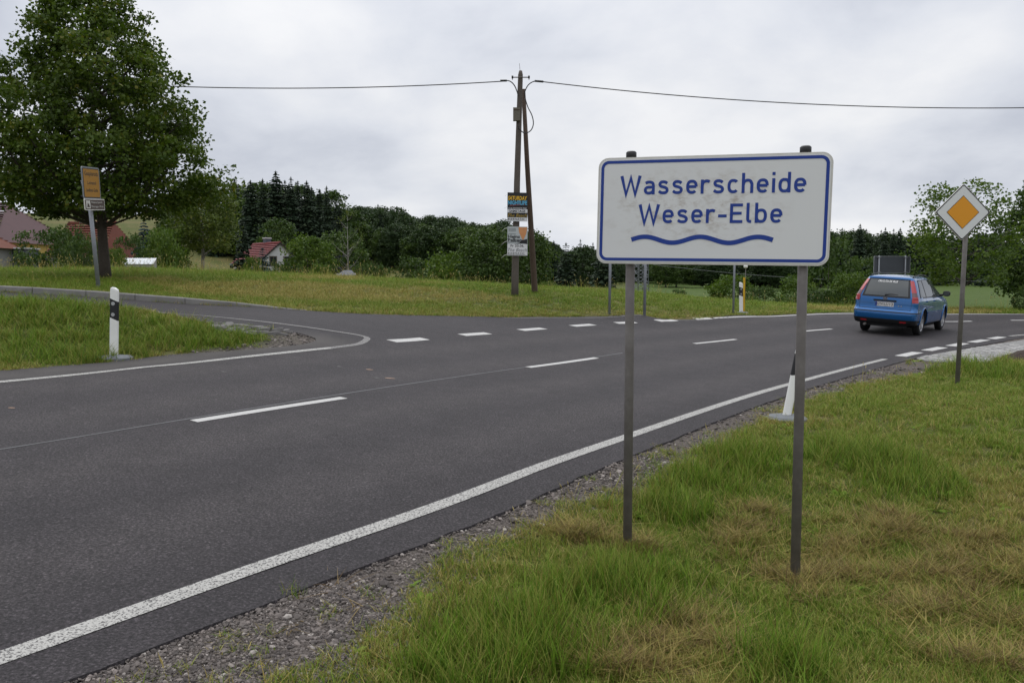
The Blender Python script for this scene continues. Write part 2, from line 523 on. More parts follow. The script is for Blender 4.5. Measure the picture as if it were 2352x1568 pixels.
# ------------------------------------------------------------------ where the grass is dry, long, gravelly
def vnoise(x, y, s, seed):
    """Cheap smooth value noise for laying out patches."""
    r = np.random.default_rng(seed).random((64, 64))
    u, v = np.asarray(x) / s + 200.3, np.asarray(y) / s + 200.7
    i, j = np.floor(u).astype(int), np.floor(v).astype(int)
    a, b = u - i, v - j
    a, b = a*a*(3-2*a), b*b*(3-2*b)
    q = lambda k, l: r[k % 64, l % 64]
    return (q(i,j)*(1-a)+q(i+1,j)*a)*(1-b) + (q(i,j+1)*(1-a)+q(i+1,j+1)*a)*b
def fbm(x, y, s, seed):
    return (vnoise(x,y,s,seed)*0.55 + vnoise(x,y,s*0.45,seed+1)*0.3 + vnoise(x,y,s*0.2,seed+2)*0.15)
NSIDE = NEDGE[::2]
def signed_near(P):
    """Distance to the near asphalt edge, positive on the camera's side."""
    d = dist_line(P, NEDGE)
    s = np.empty(len(P))
    T = np.gradient(NEDGE, axis=0)
    for i in range(0, len(P), 4000):
        q = P[i:i+4000]
        k = ((q[:, None] - NEDGE[None]) ** 2).sum(-1).argmin(1)
        v = q - NEDGE[k]
        s[i:i+4000] = np.sign(v[:, 0] * T[k, 1] - v[:, 1] * T[k, 0])
    return d * s
def blob(x, y, c, r):
    return np.clip(1 - ((x - c[0]) ** 2 + (y - c[1]) ** 2) / r ** 2, 0, 1)
HAY = [(at(*q)[:2], r) for q, r in (((1960,1240),0.55),((2090,1225),0.30),((2200,1300),0.45),((1600,1440),0.35),((1500,1510),0.4),((2352,1280),0.5),
       ((2330,1480),0.5),((1900,1330),0.5),((2050,1380),0.5),((1450,1255),0.16),((1300,1230),0.2),((1690,1255),0.25),((1750,1200),0.25),((2050,1290),0.5))]
LUSH = [(at(*q)[:2], r) for q, r in (((1400,1400),0.42),((1250,1470),0.45),((1480,1340),0.3),((1640,1120),0.5),((1720,1060),0.5),((2210,850),1.3),((1800,1540),0.3),
        ((1120,1520),0.4),((2100,1120),0.5),((1560,1180),0.3),((100,720),1.2),((250,770),1.0),((100,800),1.0),((450,775),0.8),((2000,1060),0.6))]
def patches(x, y):
    """dryness and hay cover (0..1) at points."""
    d = sstep(0.33, 0.72, fbm(x, y, 2.6, 3)) * 0.75 + 0.25 * fbm(x, y, 0.5, 9)
    hay = np.zeros_like(d)
    for c, r in HAY: hay = np.maximum(hay, blob(x, y, c, r * 1.1))
    hay *= sstep(0.25, 0.55, fbm(x, y, 0.35, 21))
    lush = np.zeros_like(d)
    for c, r in LUSH: lush = np.maximum(lush, blob(x, y, c, r * 1.2))
    d = np.clip(d + 0.3 * hay - 0.75 * lush, 0, 1)
    return d, hay, lush
def left_bands(P):
    """Extra dryness along the far verge and on the bank."""
    d = dist_line(P, FAREDGE)
    return d

# ------------------------------------------------------------------ ground sheet (polar grid round the camera)
angs = np.unique(np.r_[np.linspace(-180, -62, 30), np.linspace(-62, 62, 330), np.linspace(62, 180, 30)[:-1]])
rad = np.r_[0.0, 0.6 * (900 / 0.6) ** np.linspace(0, 1, 300)]
AA, RR = np.meshgrid(np.radians(angs), rad)
GX, GY = RR * np.sin(AA), RR * np.cos(AA)
P2 = np.c_[GX.ravel(), GY.ravel()]
GZ = ground(GX, GY).ravel()
nearmask = np.hypot(P2[:, 0], P2[:, 1]) < 60
inroad = np.zeros(len(P2), bool); inroad[nearmask] = inside(P2[nearmask], outline)
dn = np.full(len(P2), 99.0); dn[nearmask] = signed_near(P2[nearmask])
df = np.full(len(P2), 99.0); df[nearmask] = dist_line(P2[nearmask], FAREDGE)
dout = np.full(len(P2), 99.0); dout[nearmask] = dist_line(P2[nearmask], outline)
rr = np.hypot(P2[:, 0], P2[:, 1])
GZ -= np.where(inroad, 0.10 * sstep(0.08 + 0.02 * rr, 0.3 + 0.05 * rr, dout) + 0.012, 0)
GZ += np.where(nearmask & ~inroad, (fbm(P2[:, 0], P2[:, 1], 0.9, 40) - 0.5) * 0.06 * sstep(0.3, 1.2, dn), 0)
def gravel_width(P):
    """How wide the gravel runs beside the near edge, growing towards the paved turn-off."""
    x, y = P[:, 0], P[:, 1]
    w = 0.15 + 0.42 * fbm(x, y, 0.6, 12) + 0.30 * sstep(5.2, 3.2, y) + 0.55 * sstep(11.5, 16, y)
    return w
gw = gravel_width(P2)
grv = np.where((dn > -0.2) & (dn < 30), 1 - sstep(gw - 0.12, gw + 0.12, dn), 0.0)
disl = np.full(len(P2), 99.0); disl[nearmask] = dist_line(P2[nearmask], ISL)
fl = offset(FARL, -0.42)
dfl = np.full(len(P2), 99.0); dfl[nearmask] = dist_line(P2[nearmask], fl)
grv = np.maximum(grv, 1 - sstep(0.1, 0.35, dfl))
tip = at(728, 784)[:2]
grv = np.maximum(grv, blob(P2[:, 0], P2[:, 1], tip, 1.0) ** 0.5)
dry, hay, lush = patches(P2[:, 0], P2[:, 1])
rr = np.hypot(P2[:, 0], P2[:, 1])
dry = np.clip(dry * 0.85 + 0.45 * (1 - sstep(0.2, 1.8, df)) + 0.25 * sstep(5, 9, df) * (fbm(P2[:,0],P2[:,1],5.0,77)), 0, 1)
crop = sstep(36, 44, rr) * sstep(0.10, 0.16, P2[:, 0] / np.maximum(P2[:, 1], 1))
nr, na = GX.shape
idx = np.arange(nr * na).reshape(nr, na)
F = np.stack([idx[:-1, :], np.roll(idx, -1, 1)[:-1, :], np.roll(idx, -1, 1)[1:, :], idx[1:, :]], -1).reshape(-1, 4)[:, ::-1]
me = np_mesh('ground', np.c_[P2, GZ], F, M_TURF, smooth=True)
for nm, arr in (('dry', dry), ('gravel', grv), ('crop', crop)):
    a = me.attributes.new(nm, 'FLOAT', 'POINT'); a.data.foreach_set('value', arr.astype(np.float32))
tag(link('ground', me), kind='structure')

# ------------------------------------------------------------------ asphalt
gx, gy = np.meshgrid(np.arange(-18, 36, 0.4), np.arange(-12, 32, 0.4))
C2 = np.c_[gx.ravel() + 0.12 * (gy.ravel() % 1), gy.ravel()]
C2 = C2[inside(C2, outline)]
C2 = C2[dist_line(C2, outline) > 0.22]
allp = np.vstack([outline, C2])
n0 = len(outline)
V2, _, T2, *_ = geometry.delaunay_2d_cdt([Vector(q) for q in allp], [(i, (i + 1) % n0) for i in range(n0)], [], 1, 1e-5)
V2 = np.array([tuple(v) for v in V2])
cen = np.array([V2[list(t)].mean(0) for t in T2])
T2 = [t for t, ok in zip(T2, inside(cen, outline)) if ok]
ROADZ = 0.013
vz = ground(V2[:, 0], V2[:, 1]) + ROADZ
mb = MB()
tri = [t if ((V2[t[1]][0]-V2[t[0]][0])*(V2[t[2]][1]-V2[t[0]][1])-(V2[t[1]][1]-V2[t[0]][1])*(V2[t[2]][0]-V2[t[0]][0])) > 0 else t[::-1] for t in T2]
mb.add(np.c_[V2, vz], tri, True)
oz = ground(outline[:, 0], outline[:, 1])
top = np.c_[outline, oz + ROADZ]; bot = np.c_[offset(outline, 0.03), oz - 0.12]
k = len(outline)
mb.add(np.vstack([top, bot]), [(i, i + k, (i + 1) % k + k, (i + 1) % k) for i in range(k)])
road = mb.build('road', M_ASPH)
tag(road, kind='structure')
wv = np.zeros(len(mb.v))
pv = np.array([q[:2] for q in mb.v])
wv = np.maximum(0.75 * (1 - sstep(0.05, 0.5, dist_line(pv, fl))), 0.8 * (1 - sstep(0.1, 0.9, np.hypot(pv[:, 0] - tip[0], pv[:, 1] - tip[1]))))
dl = dist_line(pv, NEAR)
lat = np.minimum.reduce([np.abs(dl - q) for q in (0.85, 2.35, 4.0, 5.5)])
trk = (1 - sstep(0.0, 0.6, lat)) * (dl < 6.4) * 1.0
a = road.data.attributes.new('track', 'FLOAT', 'POINT'); a.data.foreach_set('value', trk.astype(np.float32))
a = road.data.attributes.new('worn', 'FLOAT', 'POINT'); a.data.foreach_set('value', wv.astype(np.float32))

def strip(name, L, w, m, parent=road, lift=0.004, w2=None):
    """A painted line of width w along polyline L."""
    L = np.asarray(L)
    a = offset(L, -w / 2); b = offset(L, w / 2)
    za = ground(a[:, 0], a[:, 1]) + ROADZ + lift; zb = ground(b[:, 0], b[:, 1]) + ROADZ + lift
    n = len(L)
    return MB().add(np.vstack([np.c_[a, za], np.c_[b, zb]]), [(i, i + n, i + n + 1, i + 1) for i in range(n - 1)]).build(name, m, parent)
def cut(L, p, q):
    """Stretch of polyline L between the points nearest p and q."""
    i = ((L - p) ** 2).sum(1).argmin(); j = ((L - q) ** 2).sum(1).argmin()
    return L[min(i, j):max(i, j) + 1]
pl = lambda x, y: at(x, y)[:2]
strip('edge_line', cut(NEAR, NEAR[0], pl(2030, 827)), 0.12, M_LINE)
strip('edge_line', cut(NEAR, pl(2318, 773), NEAR[-1]), 0.12, M_LINE)
strip('edge_line', cut(FARL, FARL[0], pl(760, 801)), 0.11, M_LINE)
strip('edge_line', CORNER, 0.11, M_OLD)
strip('edge_line', FARR, 0.14, M_DASH)
strip('edge_line', offset(FAREDGE, 0.16)[int(len(FAREDGE) * 0.55):-8], 0.05, M_OLD)
for a_, b_ in (((445,970.5),(790,916)),((1213,845.5),(1370,823.5)),((1595,790.5),(1690,780.5)),((1850,761.5),(1910,756.5)),((2170,739.5),(2232,738.5)),((2322,736.5),(2400,736.5))):
    A, B = at(*a_)[:2], at(*b_)[:2]
    strip('lane_dash', resample([A, B], 0.25), 0.12, M_DASH)
# block marks across the side road's mouth, and across the paved turn-off
for (x0, y0), (x1, y1) in (((899,785),(976,779.5)),((1061,771),(1121,766.8)),((1196,759.6),(1248,755.5)),((1315,750),(1362,746.6)),((1415,743),(1458,741)),((1510,738),(1550,736)),((1596,733.7),(1632,731.8))):
    strip('junction_mark', resample([at(x0, y0)[:2], at(x1, y1)[:2]], 0.2), 0.24, M_DASH)
for (x0, y0), (x1, y1) in (((2068,819.5),(2108,810.5)),((2128,806.5),(2165,799)),((2183,796),(2215,789.5)),((2232,787.3),(2264,781.5)),((2276,779.3),(2302,774.8))):
    strip('junction_mark', resample([at(x0, y0)[:2], at(x1, y1)[:2]], 0.2), 0.24, M_DASH)
seam = [at(*q)[:2] for q in ((-200,1066),(0,1037),(200,1003),(450,962),(700,921),(900,889),(1100,860),(1300,831),(1430,812))]
strip('joint_seam', smooth_line(resample(seam, 0.3), 6), 0.028, M_SEAM, lift=0.002)
for (x, y), l, w, mm in (((849,851),0.11,0.05,M_ORANGE),((896,871),0.15,0.05,M_ORANGE),((780,844),0.08,0.03,M_OLD),((866,870),0.07,0.03,M_OLD),((515,856),0.07,0.03,M_OLD),((27,940),0.07,0.03,M_ORANGE)):
    q = at(x, y)[:2]
    t = np.linspace(0, 2 * np.pi, 9)[:-1]
    ring = np.c_[q[0] + l / 2 * np.cos(t), q[1] + w / 2 * np.sin(t) * (1 + 0.3 * np.cos(3 * t))]
    z = ground(ring[:, 0], ring[:, 1]) + ROADZ + 0.004
    MB().add(np.c_[ring, z], [tuple(range(8))]).build('paint_spot', mm, road)

# ------------------------------------------------------------------ kerb of single stones along the side road
M_KERB = mat('kerb_concrete', (0.21, 0.205, 0.20), 0.85, var=(7, (0.30, 0.29, 0.27), 0.3), var2=(2.2, (0.14, 0.135, 0.125), 0.35), bump=(60, 0.3, 0.004))
kerb_e = tag(empty('kerb'), kind='structure')
kl = cut(FAREDGE, FAREDGE[0], at(705, 714)[:2])
s = np.r_[0, np.cumsum(np.hypot(*np.diff(kl, axis=0).T))]
kpos, total = 0.0, s[-1]
while kpos < total - 0.2:
    l = min(0.985, total - kpos - 0.01)
    q0 = np.array((np.interp(kpos, s, kl[:, 0]), np.interp(kpos, s, kl[:, 1])))
    q1 = np.array((np.interp(kpos + l, s, kl[:, 0]), np.interp(kpos + l, s, kl[:, 1])))
    t = (q1 - q0) / np.linalg.norm(q1 - q0); nrm = np.array((-t[1], t[0]))
    h = [0.125 * min(1, max(0.12, (total - kk) / 2.2)) for kk in (kpos, kpos + l)]
    z0, z1 = gz(*q0), gz(*q1)
    rings = []
    for q, z, hh, e_ in ((q0, z0, h[0], 0), (q1, z1, h[1], 0)):
        rings.append([(*(q + nrm * o_), z + zz) for o_, zz in ((0, -0.12), (0.0, hh - 0.02 + ROADZ), (0.018, hh + ROADZ), (0.14, hh + ROADZ), (0.14, -0.12))])
    MB().loops(rings).build('kerbstone', M_KERB, kerb_e)
    kpos += 1.0
# ------------------------------------------------------------------ scattering (uncountable cover only)
def proto_col(name, objs):
    c = bpy.data.collections.new(name)
    for i, o in enumerate(objs):
        o.name = '%s_%02d' % (name, i)
        c.objects.link(o)
    return c
def scatter(name, pts, rot, scl, idx, tone, col, label=None, cat=None):
    me = bpy.data.meshes.new(name)
    me.vertices.add(len(pts)); me.vertices.foreach_set('co', np.asarray(pts, np.float32).ravel())
    for nm, tp, key, arr in (('rot', 'FLOAT_VECTOR', 'vector', rot), ('scl', 'FLOAT_VECTOR', 'vector', scl), ('idx', 'INT', 'value', idx), ('tone', 'FLOAT', 'value', tone)):
        a = me.attributes.new(nm, tp, 'POINT')
        a.data.foreach_set(key, np.asarray(arr, np.int32 if tp == 'INT' else np.float32).ravel())
    me.update()
    o = link(name, me)
    ng = bpy.data.node_groups.new(name, 'GeometryNodeTree')
    ng.interface.new_socket('Geometry', in_out='INPUT', socket_type='NodeSocketGeometry')
    ng.interface.new_socket('Geometry', in_out='OUTPUT', socket_type='NodeSocketGeometry')
    N, L = ng.nodes, ng.links
    gi, go = N.new('NodeGroupInput'), N.new('NodeGroupOutput')
    ip = N.new('GeometryNodeInstanceOnPoints')
    ci = N.new('GeometryNodeCollectionInfo')
    ci.inputs['Collection'].default_value = col
    ci.inputs['Separate Children'].default_value = True
    ci.inputs['Reset Children'].default_value = True
    def na(nm, tp):
        n = N.new('GeometryNodeInputNamedAttribute'); n.data_type = tp; n.inputs['Name'].default_value = nm
        return n.outputs['Attribute']
    er = N.new('FunctionNodeEulerToRotation')
    L.new(na('rot', 'FLOAT_VECTOR'), er.inputs[0])
    L.new(gi.outputs[0], ip.inputs['Points'])
    L.new(ci.outputs[0], ip.inputs['Instance'])
    ip.inputs['Pick Instance'].default_value = True
    L.new(na('idx', 'INT'), ip.inputs['Instance Index'])
    L.new(er.outputs[0], ip.inputs['Rotation'])
    L.new(na('scl', 'FLOAT_VECTOR'), ip.inputs['Scale'])
    L.new(ip.outputs[0], go.inputs[0])
    md = o.modifiers.new('scatter', 'NODES'); md.node_group = ng
    return tag(o, label, cat, kind='stuff')

# ---- grass blades: colour from the blade's own tint and the dryness of the spot
m, nt, p, noise, ramp, mix, attr, bump, tcn = node_mat('grass_blade')
tn = attr('tint').outputs['Fac']
dr = attr('tone', 'INSTANCER').outputs['Fac']
gc = ramp(tn, (0.0, (0.058, 0.122, 0.010)), (0.5, (0.130, 0.230, 0.020)), (0.85, (0.215, 0.31, 0.038)), (1.0, (0.32, 0.36, 0.085)))
dc = ramp(tn, (0.0, (0.21, 0.16, 0.040)), (0.5, (0.36, 0.29, 0.085)), (0.85, (0.52, 0.43, 0.17)), (1.0, (0.62, 0.53, 0.27)))
addn = nt.nodes.new('ShaderNodeMath'); addn.operation = 'ADD'
sub = nt.nodes.new('ShaderNodeMath'); sub.operation = 'MULTIPLY_ADD'
tb = attr('dryb').outputs['Fac']
nt.links.new(tb, sub.inputs[0]); sub.inputs[1].default_value = 1.3; sub.inputs[2].default_value = -0.65
nt.links.new(dr, addn.inputs[0]); nt.links.new(sub.outputs[0], addn.inputs[1]); addn.use_clamp = True
c = mix(addn.outputs[0], gc, dc)
hb_ = nt.nodes.new('ShaderNodeMath'); hb_.operation = 'MULTIPLY_ADD'; hb_.use_clamp = True
nt.links.new(dr, hb_.inputs[0]); hb_.inputs[1].default_value = 2.0; hb_.inputs[2].default_value = -2.0
c = mix(hb_.outputs[0], c, ramp(tn, (0.0, (0.07, 0.042, 0.018)), (0.45, (0.17, 0.11, 0.05)), (0.75, (0.34, 0.25, 0.12)), (1.0, (0.55, 0.45, 0.26))))
nt.links.new(c, p.inputs['Base Color'])
p.inputs['Roughness'].default_value = 0.6; p.inputs['Specular IOR Level'].default_value = 0.12
tl = nt.nodes.new('ShaderNodeBsdfTranslucent'); nt.links.new(c, tl.inputs[0])
ms = nt.nodes.new('ShaderNodeMixShader'); ms.inputs[0].default_value = 0.3
on_ = [n for n in nt.nodes if n.type == 'OUTPUT_MATERIAL'][0]
nt.links.new(p.outputs[0], ms.inputs[1]); nt.links.new(tl.outputs[0], ms.inputs[2]); nt.links.new(ms.outputs[0], on_.inputs[0])
M_BLADE = m

def blades(n, h0, h1, spread, lean, width, g, seg=3, flat=0.0, droop=0.5, heads=0.0):
    """n curved tapering blades round the origin; returns quads."""
    V, F, T, D = [], [], [], []
    for b in range(n):
        a = g.uniform(0, 2 * np.pi); r = spread * math.sqrt(g.random())
        base = np.array((r * math.cos(a), r * math.sin(a), -0.01))
        h = g.uniform(h0, h1)
        da = g.uniform(0, 2 * np.pi)
        dirh = np.array((math.cos(da), math.sin(da), 0))
        ln = lean * g.uniform(0.2, 1.0)
        side = np.array((-dirh[1], dirh[0], 0)) if g.random() < 0.5 else dirh * 0.4 + np.array((-dirh[1], dirh[0], 0)) * 0.9
        w = width * g.uniform(0.7, 1.3)
        tv, db = g.random(), g.random()
        o = len(V)
        for k in range(seg + 1):
            t = k / seg
            up = h * (t - droop * 0.35 * t * t * ln) * (1 - flat)
            out = h * ln * (t ** 1.6) + h * flat * t
            c_ = base + dirh * out + np.array((0, 0, up))
            ww = w * (1 - 0.92 * t ** 1.5) / 2
            V += [c_ - side * ww, c_ + side * ww]
        for k in range(seg):
            F.append((o + 2*k, o + 2*k + 1, o + 2*k + 3, o + 2*k + 2)); T.append(tv * (0.75 + 0.25 * k / seg)); D.append(db)
        if g.random() < heads:
            tipc = 0.5 * (np.array(V[-1]) + np.array(V[-2]))
            for q in range(3):
                aa = q * np.pi / 3
                sx = np.array((math.cos(aa), math.sin(aa), 0)) * h * 0.009
                o = len(V); dv = dirh * 0.25 + np.array((0, 0, 0.9))
                V += [tipc - dv * h * 0.05, tipc + sx + dv * h * 0.05, tipc + dv * h * 0.16, tipc - sx + dv * h * 0.05]
                F.append((o, o+1, o+2, o+3)); T.append(0.9); D.append(0.95)
    return np.array(V), np.array(F), np.array(T), np.array(D)
def tuft(name, *a, **k):
    g = np.random.default_rng(k.pop('seed'))
    V, F, T, D = blades(*a, g=g, **k)
    me = np_mesh(name, V, F, M_BLADE, tint=T)
    at2 = me.attributes.new('dryb', 'FLOAT', 'FACE'); at2.data.foreach_set('value', D.astype(np.float32))
    return bpy.data.objects.new(name, me)
def weed(name, seed):
    """Rosette of broad leaves."""
    g = np.random.default_rng(seed)
    V, F, T, D = [], [], [], []
    for b in range(9):
        a = g.uniform(0, 2*np.pi); l = g.uniform(0.05, 0.09); w = l * 0.2
        d = np.array((math.cos(a), math.sin(a), 0)); s_ = np.array((-d[1], d[0], 0)); el = g.uniform(0.25, 0.9)
        pr = [(0.0, 0.15), (0.35, 0.8), (0.7, 1.0), (1.0, 0.08)]
        o = len(V)
        for t, ww in pr:
            c_ = d * l * t * math.cos(el * (1 - 0.5 * t)) + np.array((0, 0, l * math.sin(el) * t * (1.15 - 0.5 * t)))
            V += [c_ - s_ * w * ww, c_ + s_ * w * ww]
        for k in range(3):
            F.append((o+2*k, o+2*k+1, o+2*k+3, o+2*k+2)); T.append(0.45 + 0.3 * g.random()); D.append(0.0)
    me = np_mesh(name, np.array(V), np.array(F), M_BLADE, tint=np.array(T))
    at2 = me.attributes.new('dryb', 'FLOAT', 'FACE'); at2.data.foreach_set('value', np.array(D, np.float32))
    return bpy.data.objects.new(name, me)
protos = [tuft('t', 34, 0.03, 0.09, 0.07, 0.9, 0.0042, seed=i) for i in range(3)]                     # 0-2 mown
protos += [tuft('t', 26, 0.06, 0.15, 0.06, 0.8, 0.0046, seed=10 + i) for i in range(3)]               # 3-5 medium
protos += [tuft('t', 24, 0.12, 0.26, 0.07, 0.75, 0.0055, seg=4, seed=20 + i) for i in range(3)]       # 6-8 long, fresh
protos += [tuft('t', 20, 0.07, 0.27, 0.08, 0.4, 0.0056, flat=0.70, seed=30 + i) for i in range(3)]   # 9-11 lying hay
protos += [tuft('t', 7, 0.22, 0.45, 0.10, 0.4, 0.0045, seg=4, heads=0.35, seed=40 + i) for i in range(2)]  # 12-13 seed stalks
protos += [weed('t', 50), weed('t', 51)]                                                               # 14-15 weeds
PCOL = proto_col('tuft', protos)

# points on the land, thicker near the camera
def sector(n, r0, r1, a0, a1):
    g = rng.random((n, 2))
    r = np.sqrt(r0 * r0 + g[:, 0] * (r1 * r1 - r0 * r0)); a = np.radians(a0 + g[:, 1] * (a1 - a0))
    return np.c_[r * np.sin(a), r * np.cos(a)]
def dens(r0, r1, per):
    return int(per * math.pi * (r1 * r1 - r0 * r0) * 84 / 360)
shells = ((2.2, 4.2, 520), (4.2, 6.5, 380), (6.5, 10, 210), (10, 15, 130), (15, 22, 85), (22, 30, 46), (30, 40, 24))
pts = np.vstack([sector(dens(a, b, d), a, b, -42, 42) for a, b, d in shells])
pts = pts[~inside(pts, outline)]
pr = np.hypot(pts[:, 0], pts[:, 1])
dn_ = signed_near(pts); gw_ = gravel_width(pts)
right = dn_ > 0
# thin out over the gravel
edge_t = np.maximum(sstep(gw_ - 0.22, gw_ + 0.22, dn_), 0.05 * (dn_ > 0.06))
keepp = ~right | (rng.random(len(pts)) < edge_t)
dfl_ = dist_line(pts, fl)
keepp &= (dfl_ > 0.12 + 0.3 * rng.random(len(pts)))
keepp &= np.hypot(pts[:, 0] - tip[0], pts[:, 1] - tip[1]) > 0.75 + 0.3 * rng.random(len(pts))
COBBLE = [at(*q)[:2] for q in ((2096,822),(2160,812.5),(2230,800.5),(2300,790.5),(2352,783),(2440,776),(2470,800),(2352,814),(2290,826),(2262,836),(2130,832.5))]
COBBLE = np.array(COBBLE)
RUBBLE = np.array([at(*q)[:2] for q in ((470,743),(560,747),(650,759),(690,768),(640,768),(560,769),(500,764))])
keepp &= ~inside(pts, COBBLE) & ~(inside(pts, RUBBLE) & (rng.random(len(pts)) < 0.8))
pts = pts[keepp]; pr = pr[keepp]; dn_ = dn_[keepp]; right = right[keepp]; edge_t = edge_t[keepp]
dfe = dist_line(pts, FAREDGE)
dry_, hay_, lush_ = patches(pts[:, 0], pts[:, 1])
gz_ = ground(pts[:, 0], pts[:, 1]) + np.where(right, (fbm(pts[:, 0], pts[:, 1], 0.9, 40) - 0.5) * 0.06 * sstep(0.3, 1.2, dn_), 0)
n = len(pts)
u = rng.random(n)
isl_ = (~right) & inside(pts, np.vstack([ISL, [(-30, 5)]]))
field = (~right) & ~isl_
big = fbm(pts[:, 0], pts[:, 1], 4.2, 60)
idx = np.where(u < 0.87, 0, 3) + rng.integers(0, 3, n)                       # mown, with some medium
idx = np.where((lush_ > 0.15) & (u < 0.5 * lush_), 6 + rng.integers(0, 3, n), idx)
idx = np.where((hay_ > 0.05) & (rng.random(n) < 0.45 * hay_ + 0.08), 9 + rng.integers(0, 3, n), idx)
idx = np.where(right & (rng.random(n) < 0.06), 9 + rng.integers(0, 3, n), idx)
idx = np.where(right & (dn_ < gw_[keepp] + 0.45) & (u > 0.994), 12 + rng.integers(0, 2, n), idx)
idx = np.where(right & (rng.random(n) < 0.009 + 0.02 * lush_), 14 + rng.integers(0, 2, n), idx)
idx = np.where(field & (dfe > 2.2) & (rng.random(n) < 0.010 + 0.022 * sstep(8, 14, dfe)), 12 + rng.integers(0, 2, n), idx)
tone = np.clip(0.08 + dry_ * 0.8 + 0.12 * rng.standard_normal(n) + 0.28 * (1 - sstep(0.0, 0.7, dn_ - gw_[keepp])) * right, 0, 1)
tone = np.where(field, np.clip(0.55 * (1 - sstep(0.3, 2.0, dfe)) * (0.5 + big) + 0.95 * sstep(0.47, 0.62, big) * sstep(1.0, 3.0, dfe) + 0.15 * sstep(9, 15, dfe) + 0.12 * rng.standard_normal(n), 0, 1), tone)
tone = np.where(isl_, np.clip(tone * 0.8, 0, 1), tone)
tone = np.where((idx >= 9) & (idx <= 11), np.clip(1.05 + 0.28 * rng.standard_normal(n), 0.5, 1.5), tone)
tone = np.where((idx >= 12) & (idx <= 13), np.clip(0.55 + 0.25 * rng.standard_normal(n), 0.1, 1), tone)
tone = np.where((idx >= 6) & (idx <= 8), tone * 0.3, tone)
grow = np.interp(pr, (3, 8, 15, 25, 40), (1.0, 1.25, 1.7, 2.3, 3.4))
hs = np.interp(pr, (3, 8, 15, 25, 40), (1.0, 1.05, 1.15, 1.3, 1.6)) * np.where(field, 0.75 + 0.35 * sstep(3, 12, dfe), 1.0)
hs *= np.where(right, (0.55 + 0.45 * edge_t) * (0.80 + 0.25 * lush_), 1.0) * (0.7 + 0.6 * rng.random(n)) * np.where(isl_, 0.8, 1)
hs *= np.where((idx >= 12) & (idx <= 13) & (pr > 15), 0.75, 1.0)
# raked clippings lie in small heaps on the mown verge
hp, ht, hh_ = [], [], []
for (cx_, cy_), r_ in HAY:
    for q in range(int(3 + 8 * r_)):
        ca, cr_ = rng.random() * 6.283, r_ * math.sqrt(rng.random())
        c0 = np.array((cx_ + cr_ * math.cos(ca), cy_ + cr_ * math.sin(ca)))
        sr = rng.uniform(0.035, 0.12)
        for _ in range(int(200 * sr)):
            o_ = rng.standard_normal(2) * sr * np.array((1.3, 0.7)); w_ = math.exp(-(o_ @ o_) / (2 * sr * sr))
            hp.append((*(c0 + o_), 0.05 * w_ * rng.random() * sr / 0.1)); ht.append(np.clip(rng.normal(1.15, 0.3), 0.6, 1.5)); hh_.append(rng.uniform(0.8, 1.6))
hp = np.array(hp)
ok_ = (signed_near(hp[:, :2]) > 0.3); hp = hp[ok_]; ht = np.array(ht)[ok_]; hh_ = np.array(hh_)[ok_]
hzz = ground(hp[:, 0], hp[:, 1]) + (fbm(hp[:, 0], hp[:, 1], 0.9, 40) - 0.5) * 0.06 + hp[:, 2] + 0.012
nh = len(hp); print('HAYPOINTS', nh)
pts = np.vstack([pts, hp[:, :2]]); gz_ = np.r_[gz_, hzz]; n = len(pts)
grow = np.r_[grow, np.full(nh, 0.75)]; hs = np.r_[hs, hh_]; idx = np.r_[idx, 9 + rng.integers(0, 3, nh)]; tone = np.r_[tone, ht]
scl = np.c_[grow, grow, hs]
rot = np.c_[0.12 * rng.standard_normal(n), 0.12 * rng.standard_normal(n), rng.random(n) * 6.283]
scatter('grass', np.c_[pts, gz_], rot, scl, idx, tone, PCOL, 'mown and unmown grass covering verges and bank', 'grass')

# ---- gravel: single chippings on the shoulders
m, nt, p, noise, ramp, mix, attr, bump, tcn = node_mat('chippings')
tt = attr('tone', 'INSTANCER').outputs['Fac']
c = ramp(tt, (0.0, (0.042, 0.035, 0.032)), (0.45, (0.115, 0.098, 0.088)), (0.75, (0.21, 0.178, 0.16)), (1.0, (0.40, 0.365, 0.33)))
nt.links.new(c, p.inputs['Base Color']); p.inputs['Roughness'].default_value = 0.85
M_CHIP = m
def stone(name, seed):
    g = np.random.default_rng(seed)
    bm = bmesh.new(); bmesh.ops.create_icosphere(bm, subdivisions=1, radius=1)
    sc = g.uniform(0.6, 1.2, 3); sc[2] *= 0.6
    for v in bm.verts:
        v.co = Vector((v.co.x * sc[0], v.co.y * sc[1], v.co.z * sc[2])) * float(g.uniform(0.75, 1.15))
    me = bpy.data.meshes.new(name); bm.to_mesh(me); bm.free(); me.materials.append(M_CHIP)
    return bpy.data.objects.new(name, me)
SCOL = proto_col('chip', [stone('c', i) for i in range(5)])
cand = np.vstack([sector(90000, 2.2, 4.5, -42, 42), sector(80000, 4.5, 8, -42, 42), sector(60000, 8, 17, -42, 42)])
dnc = signed_near(cand); gwc = gravel_width(cand)
ok = (dnc > 0.0) & (rng.random(len(cand)) < 1 - sstep(gwc - 0.1, gwc + 0.3, dnc)) & ~inside(cand, COBBLE)
dli = dist_line(cand, fl); dti = np.hypot(cand[:, 0] - tip[0], cand[:, 1] - tip[1])
ok |= ~inside(cand, outline) & ((dli < 0.3) | (dti < 0.9)) & (dnc < 0)
cand = cand[ok]
cr = np.hypot(cand[:, 0], cand[:, 1]); n = len(cand)
ss = np.exp(rng.normal(math.log(0.0066), 0.42, n)) * np.interp(cr, (3, 8, 15), (1, 1.5, 2.4))
tone = np.clip(0.42 + 0.24 * rng.standard_normal(n), 0, 1)
rot = rng.random((n, 3)) * np.array((0.6, 0.6, 6.28))
